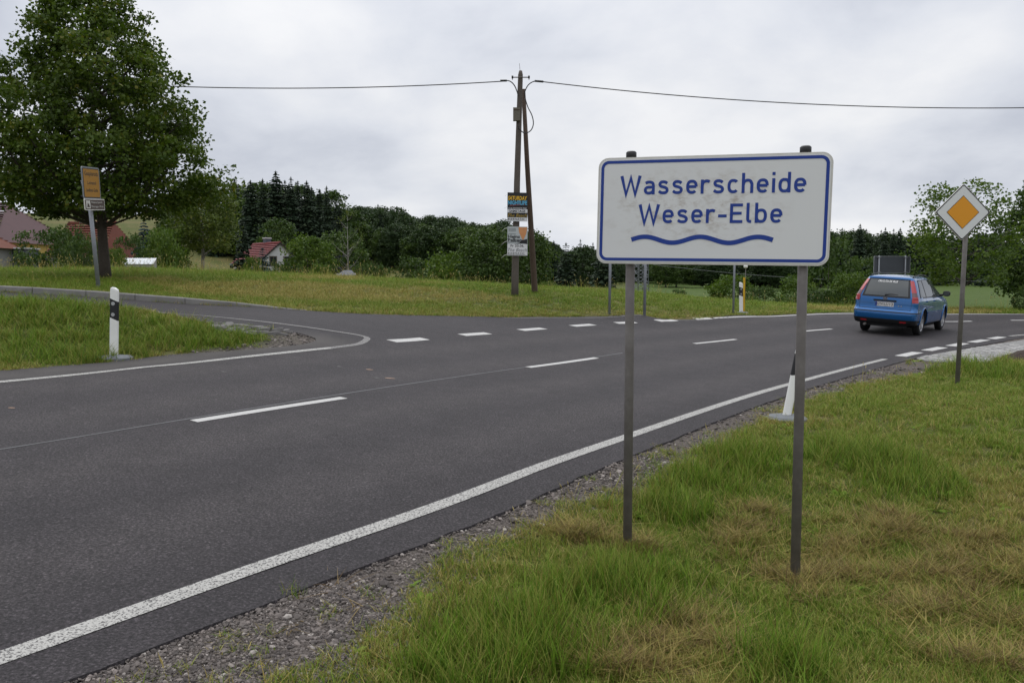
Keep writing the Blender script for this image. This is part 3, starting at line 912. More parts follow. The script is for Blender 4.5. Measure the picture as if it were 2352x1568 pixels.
scatter('gravel', np.c_[cand, ground(cand[:, 0], cand[:, 1]) + ss * 0.15], rot, np.c_[ss, ss, ss], rng.integers(0, 5, n), tone, SCOL, 'loose grey and reddish chippings along the road shoulders', 'gravel')
# ------------------------------------------------------------------ trees
M_LINDEN = leaf_mat('maple_leaves', (0.028, 0.055, 0.008), (0.082, 0.125, 0.014), (0.185, 0.175, 0.030), 0.28)
M_DECI = leaf_mat('broadleaf', (0.022, 0.046, 0.010), (0.062, 0.105, 0.020), (0.12, 0.155, 0.035), 0.22)
M_DECI_Y = leaf_mat('broadleaf_fresh', (0.040, 0.078, 0.012), (0.095, 0.150, 0.022), (0.16, 0.20, 0.04), 0.3)
M_DECI_D = leaf_mat('broadleaf_dark', (0.014, 0.031, 0.011), (0.042, 0.073, 0.023), (0.080, 0.112, 0.036), 0.15)
M_BIRCHL = leaf_mat('birch_leaves', (0.045, 0.075, 0.014), (0.11, 0.145, 0.026), (0.19, 0.185, 0.045), 0.28)
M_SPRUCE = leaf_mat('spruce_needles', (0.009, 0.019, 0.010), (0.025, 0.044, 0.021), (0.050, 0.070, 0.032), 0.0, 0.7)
M_BLUES = leaf_mat('blue_spruce_needles', (0.018, 0.036, 0.034), (0.045, 0.075, 0.072), (0.07, 0.10, 0.09), 0.0, 0.7)
M_BARK = mat('bark', (0.035, 0.028, 0.022), 0.9, var=(14, (0.075, 0.062, 0.05), 0.2), bump=(30, 0.8, 0.02))
M_BARK_B = mat('birch_bark', (0.42, 0.40, 0.37), 0.8, var=(6, (0.06, 0.05, 0.045), 0.45), bump=(25, 0.3))
M_BARK_G = mat('grey_bark', (0.11, 0.095, 0.08), 0.9, var=(10, (0.05, 0.045, 0.04), 0.2), bump=(30, 0.6, 0.02))

def leaf_quads(C, size, g, droop=0.35):
    """One pointed leaf (rhombus) at each centre."""
    n = len(C)
    a = g.random(n) * 2 * np.pi
    el = g.normal(-droop, 0.55, n)
    d = np.c_[np.cos(a) * np.cos(el), np.sin(a) * np.cos(el), np.sin(el)]
    rv = g.standard_normal((n, 3)); s_ = np.cross(d, rv); s_ /= np.linalg.norm(s_, axis=1)[:, None] + 1e-9
    L = size * g.uniform(0.7, 1.3, n)[:, None]
    W = L * g.uniform(0.32, 0.5, n)[:, None]
    V = np.stack([C - d * L * 0.5, C + s_ * W - d * L * 0.08, C + d * L * 0.5, C - s_ * W - d * L * 0.08], 1).reshape(-1, 3)
    return V, np.arange(4 * n).reshape(n, 4)

def crown_points(H0, H1, prof, n_cl, per, cl_r, g, lump=0.22, inner=0.15, flat=0.6):
    """Leaf positions: clumps spread through an uneven crown; prof(t) is the radius at relative height t."""
    ts = np.linspace(0, 1, 60); w = np.array([prof(t) for t in ts]); cdf = np.cumsum(w + 0.05); cdf /= cdf[-1]
    t = np.interp(g.random(n_cl), cdf, ts)
    a = g.random(n_cl) * 2 * np.pi
    R_ = np.array([prof(q) for q in t])
    bump_ = 1 + lump * (np.sin(3 * a + 7 * t) * 0.5 + np.sin(5 * a - 11 * t + 1) * 0.35 + np.sin(2 * a + 17 * t) * 0.4) + g.normal(0, 0.08, n_cl)
    rr_ = R_ * bump_ * np.sqrt(inner + (1 - inner) * g.random(n_cl) ** 0.55)
    C = np.c_[rr_ * np.cos(a), rr_ * np.sin(a), H0 + t * (H1 - H0)]
    k = g.poisson(per, n_cl) + 3
    rep = np.repeat(np.arange(n_cl), k)
    off = np.clip(g.standard_normal((len(rep), 3)), -1.6, 1.6) * 0.5
    off[:, 2] *= flat
    cr_ = cl_r * g.uniform(0.6, 1.4, n_cl)
    P = C[rep] + off * cr_[rep][:, None]
    tone_c = g.random(n_cl)
    return P, tone_c[rep], C

def broad_meshes(seed, H, R_, trunk_h, trunk_r, leafm, barkm, n_cl=150, per=55, leaf=0.16, cl=0.55, shape='round', lean=0.0, limbs=9, inner=0.15, lump=0.22):
    g = np.random.default_rng(seed)
    H0 = trunk_h
    if shape == 'round': prof = lambda t: R_ * math.sqrt(max(0.02, 1 - (2 * t - 0.92) ** 2 / 1.18)) 
    elif shape == 'cone': prof = lambda t: R_ * (max(0.03, (1 - t)) ** 0.62) * min(1.0, 0.72 + t * 2.2)
    elif shape == 'oval': prof = lambda t: R_ * math.sqrt(max(0.02, 1 - (2 * t - 0.75) ** 2 / 1.6))
    elif shape == 'flat': prof = lambda t: R_ * (0.75 + 0.25 * math.sin(t * 3.1)) * (1 - 0.5 * max(0, t - 0.6))
    else: prof = shape
    P, tc_, C = crown_points(H0, H, prof, n_cl, per, cl, g, inner=inner, lump=lump)
    P[:, 0] += lean * P[:, 2] / H
    C[:, 0] += lean * C[:, 2] / H
    V, F = leaf_quads(P, leaf, g)
    tint = np.clip(0.15 + 0.45 * tc_ + 0.4 * g.random(len(P)) * g.random(len(P)) + 0.12 * g.standard_normal(len(P)), 0, 1)
    crown = np_mesh('crown', V, F, leafm, tint=tint)
    mb = MB()
    ax = lambda z: Vector((lean * z / H, 0, z))
    zt = H0 + (H - H0) * 0.78
    zs = [-0.15, 0.05 * H, H0 * 0.6, H0, H0 + (zt - H0) * 0.4, zt]
    rs = [trunk_r * 1.25, trunk_r * 1.05, trunk_r * 0.9, trunk_r * 0.8, trunk_r * 0.45, trunk_r * 0.12]
    wob = lambda: Vector((g.normal(0, trunk_r * 0.25), g.normal(0, trunk_r * 0.25), 0))
    tp = [ax(z) + (wob() if i > 1 else Vector()) for i, z in enumerate(zs)]
    mb.tube(tp, rs, 12)
    if limbs:
        hi_ = np.where(C[:, 2] > H0 + 0.12 * (H - H0))[0]
        pick = g.choice(hi_, min(limbs * 3, len(hi_)), replace=False)
        for j, q in enumerate(pick):
            e_ = Vector(C[q])
            z0 = max(H0 * 0.75, e_.z - (0.35 + 0.4 * g.random()) * math.hypot(e_.x - ax(e_.z).x, e_.y) - 0.2)
            s0 = ax(z0)
            mid_ = s0.lerp(e_, 0.5) + Vector((0, 0, -0.05 * (e_ - s0).length)) + Vector(g.normal(0, 0.06, 3)) * R_
            r0 = trunk_r * (0.42 if j < limbs else 0.2) * (1 - 0.5 * (z0 - H0) / max(0.1, H - H0))
            mb.tube([s0, mid_, e_], [max(r0, 0.012), max(r0 * 0.6, 0.009), max(r0 * 0.18, 0.005)], 6, caps=False)
    trunk = mb.mesh('trunk', barkm)
    return trunk, crown

def spruce_meshes(seed, H, R_, leafm=None, whorls=34, nb=9, gap=0.0, low=0.06):
    g = np.random.default_rng(seed)
    V, F, T = [], [], []
    for w in range(whorls):
        t = low + (1 - low) * (max(0.0, w + g.uniform(-0.3, 0.3)) / whorls) ** 0.85
        t = min(max(t, low), 0.985)
        z = H * t
        L = R_ * (1 - t) ** 0.66 * g.uniform(0.78, 1.15) + 0.03 * R_
        if gap and g.random() < gap: L *= 0.6
        for b in range(nb):
            a = 2 * np.pi * (b + g.random()) / nb
            l = L * g.uniform(0.65, 1.15)
            d = np.array((math.cos(a), math.sin(a), 0)); s_ = np.array((-d[1], d[0], 0))
            rise = 0.25 * (t - 0.45)                       # upper shoots lift, lower ones hang
            nseg = 3
            tv = g.random()
            for k in range(nseg):
                u0, u1 = k / nseg, (k + 1) / nseg
                def cpt(u): return d * l * u + np.array((0, 0, z + l * (rise * u - 0.30 * u * u)))
                c0, c1 = cpt(u0 * 0.9), cpt(min(1.0, u1 + 0.08))
                w0 = l * 0.27 * (1 - 0.35 * u0) * g.uniform(0.7, 1.3); hang = l * 0.20 * (1 - 0.4 * u0) * g.uniform(0.6, 1.5)
                o = len(V)
                V += [c0, c0 * 0.45 + c1 * 0.55 + s_ * w0 - np.array((0, 0, hang)), c1, c0 * 0.5 + c1 * 0.5 - s_ * w0 - np.array((0, 0, hang))]
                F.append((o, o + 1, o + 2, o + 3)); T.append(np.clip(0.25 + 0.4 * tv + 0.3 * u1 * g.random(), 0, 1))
                if k:
                    o = len(V)
                    dn2 = np.array((0, 0, -hang * 2.0))
                    V += [c0, c0 * 0.5 + c1 * 0.5 + dn2 * 0.8 + s_ * w0 * 0.3, c1 + dn2 * 0.4, c1]
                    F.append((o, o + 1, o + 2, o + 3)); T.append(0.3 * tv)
    o = len(V)
    for q in range(3):
        a = q * np.pi / 3; sx = np.array((math.cos(a), math.sin(a), 0)) * R_ * 0.06
        o = len(V)
        V += [np.array((0, 0, H * 0.93)), np.array((0, 0, H * 0.955)) + sx, np.array((0, 0, H)), np.array((0, 0, H * 0.955)) - sx]
        F.append((o, o+1, o+2, o+3)); T.append(0.5)
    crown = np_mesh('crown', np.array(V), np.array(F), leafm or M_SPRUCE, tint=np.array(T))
    trunk = MB().tube([(0, 0, -0.3), (0, 0, H * 0.5), (0, 0, H * 0.97)], [H * 0.012, H * 0.008, H * 0.001], 8).mesh('trunk', M_BARK)
    return trunk, crown

def plant(name, meshes, loc, label, cat='tree', group=None, rz=0.0, scale=1.0, sz=None, parts=('trunk', 'crown')):
    e_ = empty(name, loc, rz)
    e_.scale = (scale, scale, sz if sz is not None else scale)
    for pn, me_ in zip(parts, meshes): link(pn, me_, e_)
    return tag(e_, label, cat, group)
def top_h(px, py, Y):
    """Height above the land of a picture point at distance Y."""
    q = atY(px, py, Y)
    return q, float(q[2] - gz(q[0], q[1]))

# --- the big tree by the town sign
b0 = atY(242, 641, 23.0); b0[2] = gz(b0[0], b0[1])
MPT = ((0,2.1),(0.06,2.9),(0.14,3.3),(0.30,3.15),(0.45,2.8),(0.60,2.15),(0.74,1.4),(0.86,0.75),(1.0,0.12))
maple_prof = lambda t: float(np.interp(t, [q[0] for q in MPT], [q[1] for q in MPT])) * 0.86
mp = broad_meshes(11, 8.75, 3.3, 1.85, 0.14, M_LINDEN, M_BARK, n_cl=960, per=66, leaf=0.100, cl=0.37, shape=maple_prof, lean=-0.25, limbs=30, inner=0.05, lump=0.34)
plant('maple_tree', mp, b0, 'big dark leafy tree on the bank, right behind the yellow town sign')

# --- shared kinds
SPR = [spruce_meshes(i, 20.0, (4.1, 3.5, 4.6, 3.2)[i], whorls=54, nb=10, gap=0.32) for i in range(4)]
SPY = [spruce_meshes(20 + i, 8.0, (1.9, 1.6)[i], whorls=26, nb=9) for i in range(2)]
DEC = [broad_meshes(40 + i, 12.0, (4.2, 3.8, 4.6)[i], 1.6, 0.2, (M_DECI, M_DECI_D, M_DECI)[i], M_BARK_G, n_cl=190, per=42, leaf=0.42, cl=1.2, shape=('round', 'oval', 'round')[i], limbs=5) for i in range(3)]
DED = [broad_meshes(50 + i, 14.0, (4.6, 4.0)[i], 1.2, 0.22, M_DECI_D, M_BARK_G, n_cl=200, per=42, leaf=0.45, cl=1.3, shape=('round', 'oval')[i], limbs=4) for i in range(2)]
SHR = [broad_meshes(60 + i, 2.6, (1.7, 1.5, 2.1)[i], 0.05, 0.05, (M_DECI, M_DECI_Y, M_DECI)[i], M_BARK_G, n_cl=80, per=42, leaf=0.16, cl=0.5, shape='flat', limbs=3) for i in range(3)]

# --- woods that read as one mass: uncountable, one object each
def merged(trunk, crown, nm):
    bm = bmesh.new(); bm.from_mesh(crown)
    lay = bm.faces.layers.float.get('tint')
    o0 = len(bm.faces)
    bm.from_mesh(trunk)
    bm.faces.ensure_lookup_table()
    for f in bm.faces[o0:]: f.material_index = 1
    me_ = bpy.data.meshes.new(nm); bm.to_mesh(me_); bm.free()
    me_.materials.append(crown.materials[0]); me_.materials.append(trunk.materials[0])
    return bpy.data.objects.new(nm, me_)
WCOL = proto_col('wood', [merged(*x, 'w') for x in SPR] + [merged(*x, 'w') for x in DEC] + [merged(*x, 'w') for x in DED])
PROTO_H = [20.0] * 4 + [12.0] * 3 + [14.0] * 2
def wood(name, label, skyline, Y0, Y1, n, kinds, seed, jit=0.10):
    """Trees filling a stretch of background; tops follow the skyline given in picture points."""
    g = np.random.default_rng(seed)
    sx, sy = np.array(skyline, float).T
    px = g.uniform(sx[0], sx[-1], n); depth = g.uniform(0, 1, n)
    Y = Y0 + (Y1 - Y0) * depth
    py = np.interp(px, sx, sy)
    P, S, I = [], [], []
    for i in range(n):
        q = atY(px[i], py[i], Y[i]); z = gz(q[0], q[1])
        h = (q[2] - z) * (1 - abs(g.normal(0.02, jit))) * (1.0 if depth[i] > 0.35 else g.uniform(0.55, 0.92))
        if h < 3: continue
        k = kinds[g.integers(len(kinds))]
        s_ = h / PROTO_H[k]
        w_ = s_ * g.uniform(0.85, 1.15) if k < 4 else s_ * g.uniform(0.9, 1.35)
        P.append((q[0], q[1], z)); S.append((w_, w_, s_)); I.append(k)
    n2 = len(P)
    return scatter(name, np.array(P), np.c_[np.zeros(n2), np.zeros(n2), g.random(n2) * 6.28], np.array(S), np.array(I), g.random(n2), WCOL, label, 'wood')
wood('spruce_wood', 'dark spruce wood on the slope behind the red-roofed house', [(380,460),(430,420),(520,425),(560,418),(640,408),(700,418),(760,442),(800,478)], 140, 185, 95, (0,1,2,3,0,1,2,3,4), 5)
wood('mixed_wood', 'leafy dark wood running behind the utility pole', [(740,480),(800,474),(900,478),(960,492),(1030,497),(1100,515),(1160,508),(1215,535),(1300,572),(1440,575),(1560,560),(1700,545),(1920,530)], 150, 215, 260, (4,5,6,7,8,7,8,0), 6)
wood('far_spruce_wood', 'long dark spruce wood across the field behind the car', [(1860,532),(1920,530),(2000,524),(2100,531),(2200,532),(2300,530),(2352,528),(2500,525)], 170, 215, 150, (0,1,2,3,0,1,2,3,7,5), 8)

# --- spruces that stand out on the skyline
def sky_spruce(px, py, Y, k, label, group='tall spruces on the wooded skyline', w=1.0):
    q, h = top_h(px, py, Y)
    plant('spruce_tree', SPR[k], (q[0], q[1], q[2] - h), label, 'tree', group, rz=px * 0.37, scale=h / 20.0 * w, sz=h / 20.0)
for px, py, k, w, lab in ((538,408,1,1.0,'spruce top just right of the big tree crown'),
        (575,412,0,1.1,'wide spruce left of the tallest skyline spruce'),
        (603,408,3,.9,'narrow spruce between two skyline spruces left of the tallest'),
        (633,391,2,1.05,'tallest dark spruce on the skyline above the red-roofed house'),
        (668,404,3,1.0,'spruce first to the right of the tallest skyline spruce'),
        (684,413,1,.8,'thin spruce second right of the tallest skyline spruce'),
        (704,413,0,1.0,'broad-topped spruce third right of the tallest skyline spruce'),
        (733,432,1,1.0,'spruce fourth right of the tallest skyline spruce'),
        (750,425,3,.85,'last tall spruce before the skyline drops to leafy wood'),
        (487,428,2,1.0,'spruce half hidden behind the big tree right edge')):
    sky_spruce(px, py, 132 + (px % 7) * 2, k, lab, w=w)
for px, py, k, lab in ((1234,534,1,'spruce just right of the brace of the utility pole'),(1247,541,3,'second spruce right of the utility pole brace'),(1272,551,0,'single spruce rising midway between pole and white board'),
                       (868,468,2,'spruce tip above the leafy wood, first right of the bare birch'),(932,479,1,'second spruce tip above the leafy wood right of the bare birch'),(775,469,0,'spruce tip directly above the thin bare birch'),
                       (1333,548,3,'slim spruce top nearest the white board left edge'),(1362,556,1,'spruce half hidden by the white board left edge')):
    sky_spruce(px, py, 100 if px > 1200 else 198, k, lab, 'single spruces over the middle wood', w=0.9)
SPL = ('tallest dark spruce of the far wood, between white board and car', 'small pointed spruce above the left end of the grey sign back', 'small pointed spruce just left of the middle of the grey sign back',
       'small pointed spruce above the right half of the grey sign back', 'spruce tip right of the grey sign back, next to the leafy roadside tree', 'spruce tip at the left fringe of the leafy roadside tree',
       'spruce tip showing through the left side of the leafy roadside tree', 'blunt spruce nearest the right edge of the white board', 'spruce tip right of the diamond sign, between the two roadside trees', 'spruce tip close to the right corner of the diamond sign')
for i, (px, py, k) in enumerate(((1976,513,2),(2034,521,1),(2053,524,3),(2068,522,0),(2090,526,1),(2110,523,3),(2126,526,1),(1935,522,3),(2300,527,1),(2265,531,0))):
    sky_spruce(px, py, 165, k, SPL[i], 'pointed spruces along the far wood', w=0.85)

# --- middle distance, each its own tree or shrub
def tree_at(name, px, ytop, Y, meshes, H, label, wpx=None, R_=None, cat='tree', group=None, parts=('trunk', 'crown'), rz=None):
    q, h = top_h(px, ytop, Y)
    s_ = h / H
    w_ = s_ if wpx is None else (wpx / 2 / FPX * Y) / R_
    return plant(name, meshes, (q[0], q[1], q[2] - h), label, cat, group, rz=px * 0.61 if rz is None else rz, scale=w_, sz=s_, parts=parts)
birch = broad_meshes(70, 9.0, 2.3, 3.5, 0.14, M_BIRCHL, M_BARK_B, n_cl=210, per=60, leaf=0.17, cl=0.75, shape='oval', limbs=7, lump=0.3)
tree_at('birch_tree', 462, 405, 52, birch, 9.0, 'weeping birch with pale trunk standing right of the big dark tree', wpx=135, R_=2.3)
tree_at('spruce_tree', 556, 500, 56, SPY[0], 8.0, 'near-black conifer between the birch and the red-roofed house', wpx=75, R_=1.9)
tree_at('spruce_tree', 603, 568, 52, spruce_meshes(31, 4.0, 1.2, M_BLUES, whorls=22, nb=9), 4.0, 'small blue spruce standing before the red-roofed house', wpx=80, R_=1.2)
tree_at('spruce_tree', 668, 566, 66, SPY[1], 8.0, 'dark young conifer at the right corner of the white gable', wpx=60, R_=1.6)
tree_at('broadleaf_tree', 706, 540, 54, broad_meshes(72, 4.2, 1.6, 0.5, 0.1, M_DECI_Y, M_BARK_G, n_cl=120, per=60, leaf=0.15, cl=0.55, shape='round', limbs=6), 4.2, 'round bright green tree right of the white gabled house', wpx=96, R_=1.6)
tree_at('broadleaf_tree', 640, 505, 96, DEC[0], 12.0, 'light green tree rising behind the red-roofed house', wpx=95, R_=4.2)
dead = broad_meshes(74, 8.0, 1.8, 2.2, 0.10, M_BIRCHL, M_BARK_B, n_cl=26, per=14, leaf=0.13, cl=0.5, shape='oval', limbs=9, inner=0.3)
tree_at('birch_tree', 797, 478, 58, dead, 8.0, 'thin nearly bare birch with pale limbs above the grey shed', wpx=70, R_=1.8)
tree_at('broadleaf_tree', 778, 532, 84, DEC[2], 12.0, 'yellowish green tree behind the bare birch', wpx=120, R_=4.6)
tree_at('broadleaf_tree', 1128, 528, 50, broad_meshes(76, 6.5, 2.2, 0.4, 0.14, M_DECI, M_BARK_G, n_cl=190, per=60, leaf=0.2, cl=0.75, shape='round', limbs=6), 6.5, 'large round dark tree directly left of the utility pole', wpx=135, R_=2.2)
tree_at('broadleaf_tree', 1214, 532, 54, broad_meshes(77, 6.5, 2.1, 0.3, 0.14, M_DECI, M_BARK_G, n_cl=170, per=60, leaf=0.2, cl=0.75, shape='oval', limbs=6), 6.5, 'dark leafy tree behind the foot of the pole brace', wpx=110, R_=2.1)
tree_at('spruce_tree', 1300, 556, 62, SPY[1], 8.0, 'young spruce left of the leftmost thin post under the board', wpx=75, R_=1.6)
tree_at('spruce_tree', 1385, 552, 60, SPY[0], 8.0, 'bushy dark spruce behind the left end of the white board', wpx=90, R_=1.9)
tree_at('broadleaf_tree', 1338, 566, 76, DEC[1], 12.0, 'pale leafy tree between the young spruces left of the board', wpx=80, R_=3.8)
tree_at('broadleaf_tree', 392, 514, 50, broad_meshes(78, 5.0, 1.7, 0.4, 0.1, M_DECI_Y, M_BARK_G, n_cl=90, per=50, leaf=0.17, cl=0.6, shape='round', limbs=4), 5.0, 'fresh green garden tree between the big trunk and the birch', wpx=84, R_=1.7)
tree_at('spruce_tree', 330, 500, 60, spruce_meshes(33, 6.0, 1.9, M_BLUES, whorls=22, nb=9), 6.0, 'dull blue conifer by the orange roof right of the big trunk', wpx=80, R_=1.9)
# right of the board
rt = broad_meshes(80, 6.6, 2.05, 1.5, 0.09, M_DECI_Y, M_BARK_G, n_cl=185, per=38, leaf=0.13, cl=0.55, shape='oval', limbs=12, lump=0.4, inner=0.25, lean=-0.2)
tree_at('roadside_tree', 2222, 412, 32.5, rt, 6.6, 'airy roadside tree with slanting trunk behind the diamond sign', wpx=215, R_=2.05, rz=0.0)
rt2 = broad_meshes(81, 6.2, 2.2, 1.0, 0.1, M_DECI, M_BARK_G, n_cl=260, per=56, leaf=0.15, cl=0.6, shape='oval', limbs=8)
tree_at('roadside_tree', 2402, 425, 36, rt2, 6.2, 'leafy tree cut off by the right picture edge', wpx=190, R_=2.2)
shr = [(1682,637,42,'rounded green bush left of the thin post by the delineator',95,1), (1560,668,44,'low dark bush alone in the meadow under the board',40,0),
       (1745,655,44,'loose shrub right behind the yellow marker post',80,2), (1830,640,46,'light shrub between marker post and right board post',80,1),
       (1905,560,48,'tall leafy shrub right of the board, left of the car',130,0), (1955,632,40,'pale green shrub directly left of the car',90,1),
       (1870,660,40,'dark low shrub behind the right board post',100,2), (1985,600,52,'tall slim shrub rising behind the car left corner',90,0),
       (2060,610,52,'dark shrub behind the grey back of the road sign',110,2),
       (2352,672,31.5,'small brown-green bush at the right picture edge',44,0),
       (955,600,60,'leafy green bush left of the pale shrubs in the meadow hollow',90,0), (1035,588,56,'pale green bushy shrub left of the dark round tree',110,1), (985,618,66,'dark spiky shrub between the pale meadow bushes',70,2),
       (850,600,56,'rounded olive bush right of the bare birch',80,2), (885,622,60,'small bush above the tiny red roof',50,0),
       (580,596,50,'low yellowish shrub at the foot of the red-roofed house',46,1), (645,602,50,'low dark shrub under the white gable',50,2),
       (735,612,50,'yellowish shrub before the grey slate roof',60,1), (1255,650,46,'low shrub right of the pole brace foot',40,1),
       (105,535,42,'wide green bush before the dark red roof, left of the sign',120,0), (190,545,40,'bush directly left of the town sign pole',80,2), (165,520,52,'dark shrub behind the wide bush near the red roofs',90,2),
       (300,548,44,'shrub hiding the lower part of the orange roof',70,0), (370,540,46,'round green shrub above the glass cold frame',80,1), (265,575,38,'small pale shrub right of the big trunk',40,1)]
for px, yt, Y, lab, w, k in shr:
    tree_at('shrub', px, yt, Y, SHR[k], 2.6, lab, wpx=w, R_=(1.7, 1.5, 2.1)[k], cat='shrub', group='shrubs and bushes in the middle distance', parts=('stem', 'foliage'))
# ------------------------------------------------------------------ signs, posts, pole
M_STEEL = mat('galvanised_steel', (0.140, 0.128, 0.120), 0.65, 0.1, 0.3, var=(22, (0.21, 0.196, 0.188), 0.3), var2=(5, (0.090, 0.080, 0.074), 0.35))
M_STEEL_L = mat('light_galvanised_steel', (0.26, 0.275, 0.30), 0.5, 0.3, 0.4, var=(12, (0.19, 0.20, 0.22), 0.3))
M_ALU = mat('sign_back_aluminium', (0.075, 0.083, 0.10), 0.55, 0.2, var=(3, (0.055, 0.062, 0.075), 0.3))
M_RIM = mat('sign_rim_white', (0.66, 0.65, 0.62), 0.5, var=(9, (0.50, 0.48, 0.44), 0.45))
M_BLACKP = mat('black_plastic', (0.012, 0.012, 0.013), 0.45)
M_BLUE = mat('sign_blue', (0.006, 0.035, 0.24), 0.45, var=(3, (0.008, 0.042, 0.28), 0.3))
M_WHITEP = mat('white_plastic', (0.80, 0.80, 0.78), 0.45, var=(5, (0.70, 0.70, 0.67), 0.45))
M_REFL = mat('reflector_glass', (0.42, 0.43, 0.45), 0.2, 0.6)
M_BANDK = mat('delineator_black', (0.012, 0.012, 0.014), 0.5)
M_FOOT = mat('grey_foot_rubber', (0.12, 0.13, 0.14), 0.8, var=(8, (0.18, 0.19, 0.20), 0.4), bump=(20, 0.4))
M_SIGNK = mat('sign_black', (0.01, 0.01, 0.012), 0.5)
M_SIGNW = mat('sign_white_sheet', (0.68, 0.69, 0.70), 0.42, var=(2, (0.63, 0.64, 0.655), 0.3))
M_SIGNO = mat('sign_orange_sheet', (0.72, 0.30, 0.012), 0.45, var=(2, (0.66, 0.27, 0.01), 0.3))
M_SIGNY = mat('sign_yellow_sheet', (0.36, 0.165, 0.006), 0.5, var=(3, (0.30, 0.14, 0.006), 0.3))  # yellow darkened to carry the big tree's shade on the town sign
M_SIGNBR = mat('sign_brown_sheet', (0.055, 0.032, 0.026), 0.5)
M_YELLOW = mat('yellow_marker', (0.55, 0.33, 0.01), 0.5)

# board sheet: grey-white reflective film with brownish smears in its middle
m, nt, p, noise, ramp, mix, attr, bump, tcn = node_mat('board_sheet')
mpn = nt.nodes.new('ShaderNodeMapping'); mpn.inputs['Scale'].default_value = (2.6, 1.0, 5.0); mpn.inputs['Rotation'].default_value = (0, R(28), 0)
nt.links.new(tcn.outputs['Object'], mpn.inputs[0])
n1 = noise(3.2, 6, 0.68, mpn.outputs[0])
sx_ = nt.nodes.new('ShaderNodeSeparateXYZ'); nt.links.new(tcn.outputs['Object'], sx_.inputs[0])
def bell(sock, c_, w_):
    a_ = nt.nodes.new('ShaderNodeMath'); a_.operation = 'SUBTRACT'; nt.links.new(sock, a_.inputs[0]); a_.inputs[1].default_value = c_
    b_ = nt.nodes.new('ShaderNodeMath'); b_.operation = 'DIVIDE'; nt.links.new(a_.outputs[0], b_.inputs[0]); b_.inputs[1].default_value = w_
    d_ = nt.nodes.new('ShaderNodeMath'); d_.operation = 'POWER'; nt.links.new(b_.outputs[0], d_.inputs[0]); d_.inputs[1].default_value = 2.0
    f_ = nt.nodes.new('ShaderNodeMath'); f_.operation = 'SUBTRACT'; f_.inputs[0].default_value = 1.0; nt.links.new(d_.outputs[0], f_.inputs[1]); f_.use_clamp = True
    return f_.outputs[0]
area = nt.nodes.new('ShaderNodeMath'); area.operation = 'MULTIPLY'
nt.links.new(bell(sx_.outputs[0], -0.10, 0.62), area.inputs[0]); nt.links.new(bell(sx_.outputs[2], 0.02, 0.27), area.inputs[1])
st = ramp(n1, (0.48, BW(0)), (0.58, BW(0.35)), (0.68, BW(0.85)))
sm = nt.nodes.new('ShaderNodeMath'); sm.operation = 'MULTIPLY'
nt.links.new(area.outputs[0], sm.inputs[0]); nt.links.new(st, sm.inputs[1])
base = mix(noise(1.5, 4), (0.70, 0.705, 0.71), (0.65, 0.655, 0.665))
c = mix(sm.outputs[0], base, (0.33, 0.275, 0.225))
nt.links.new(c, p.inputs['Base Color']); p.inputs['Roughness'].default_value = 0.42; p.inputs['Specular IOR Level'].default_value = 0.4
M_BOARD = m

def rrect(w, h, r, n=8):
    """Rounded rectangle outline, counter-clockwise, in x-z."""
    o = []
    for cx, cz, a0 in ((w/2-r, h/2-r, 0), (-w/2+r, h/2-r, 90), (-w/2+r, -h/2+r, 180), (w/2-r, -h/2+r, 270)):
        for k in range(n + 1):
            a = R(a0 + 90 * k / n); o.append((cx + r * math.cos(a), cz + r * math.sin(a)))
    return o
def plate(mb, pts, y0, y1):
    """Solid plate between y0 (front) and y1 from an x-z outline."""
    return mb.loops([[(x, y1, z) for x, z in pts], [(x, y0, z) for x, z in pts]])
def frame(mb, outer, inner, y):
    n = len(outer)
    return mb.add([(x, y, z) for x, z in outer] + [(x, y, z) for x, z in inner], [(i, (i + 1) % n, (i + 1) % n + n, i + n) for i in range(n)])

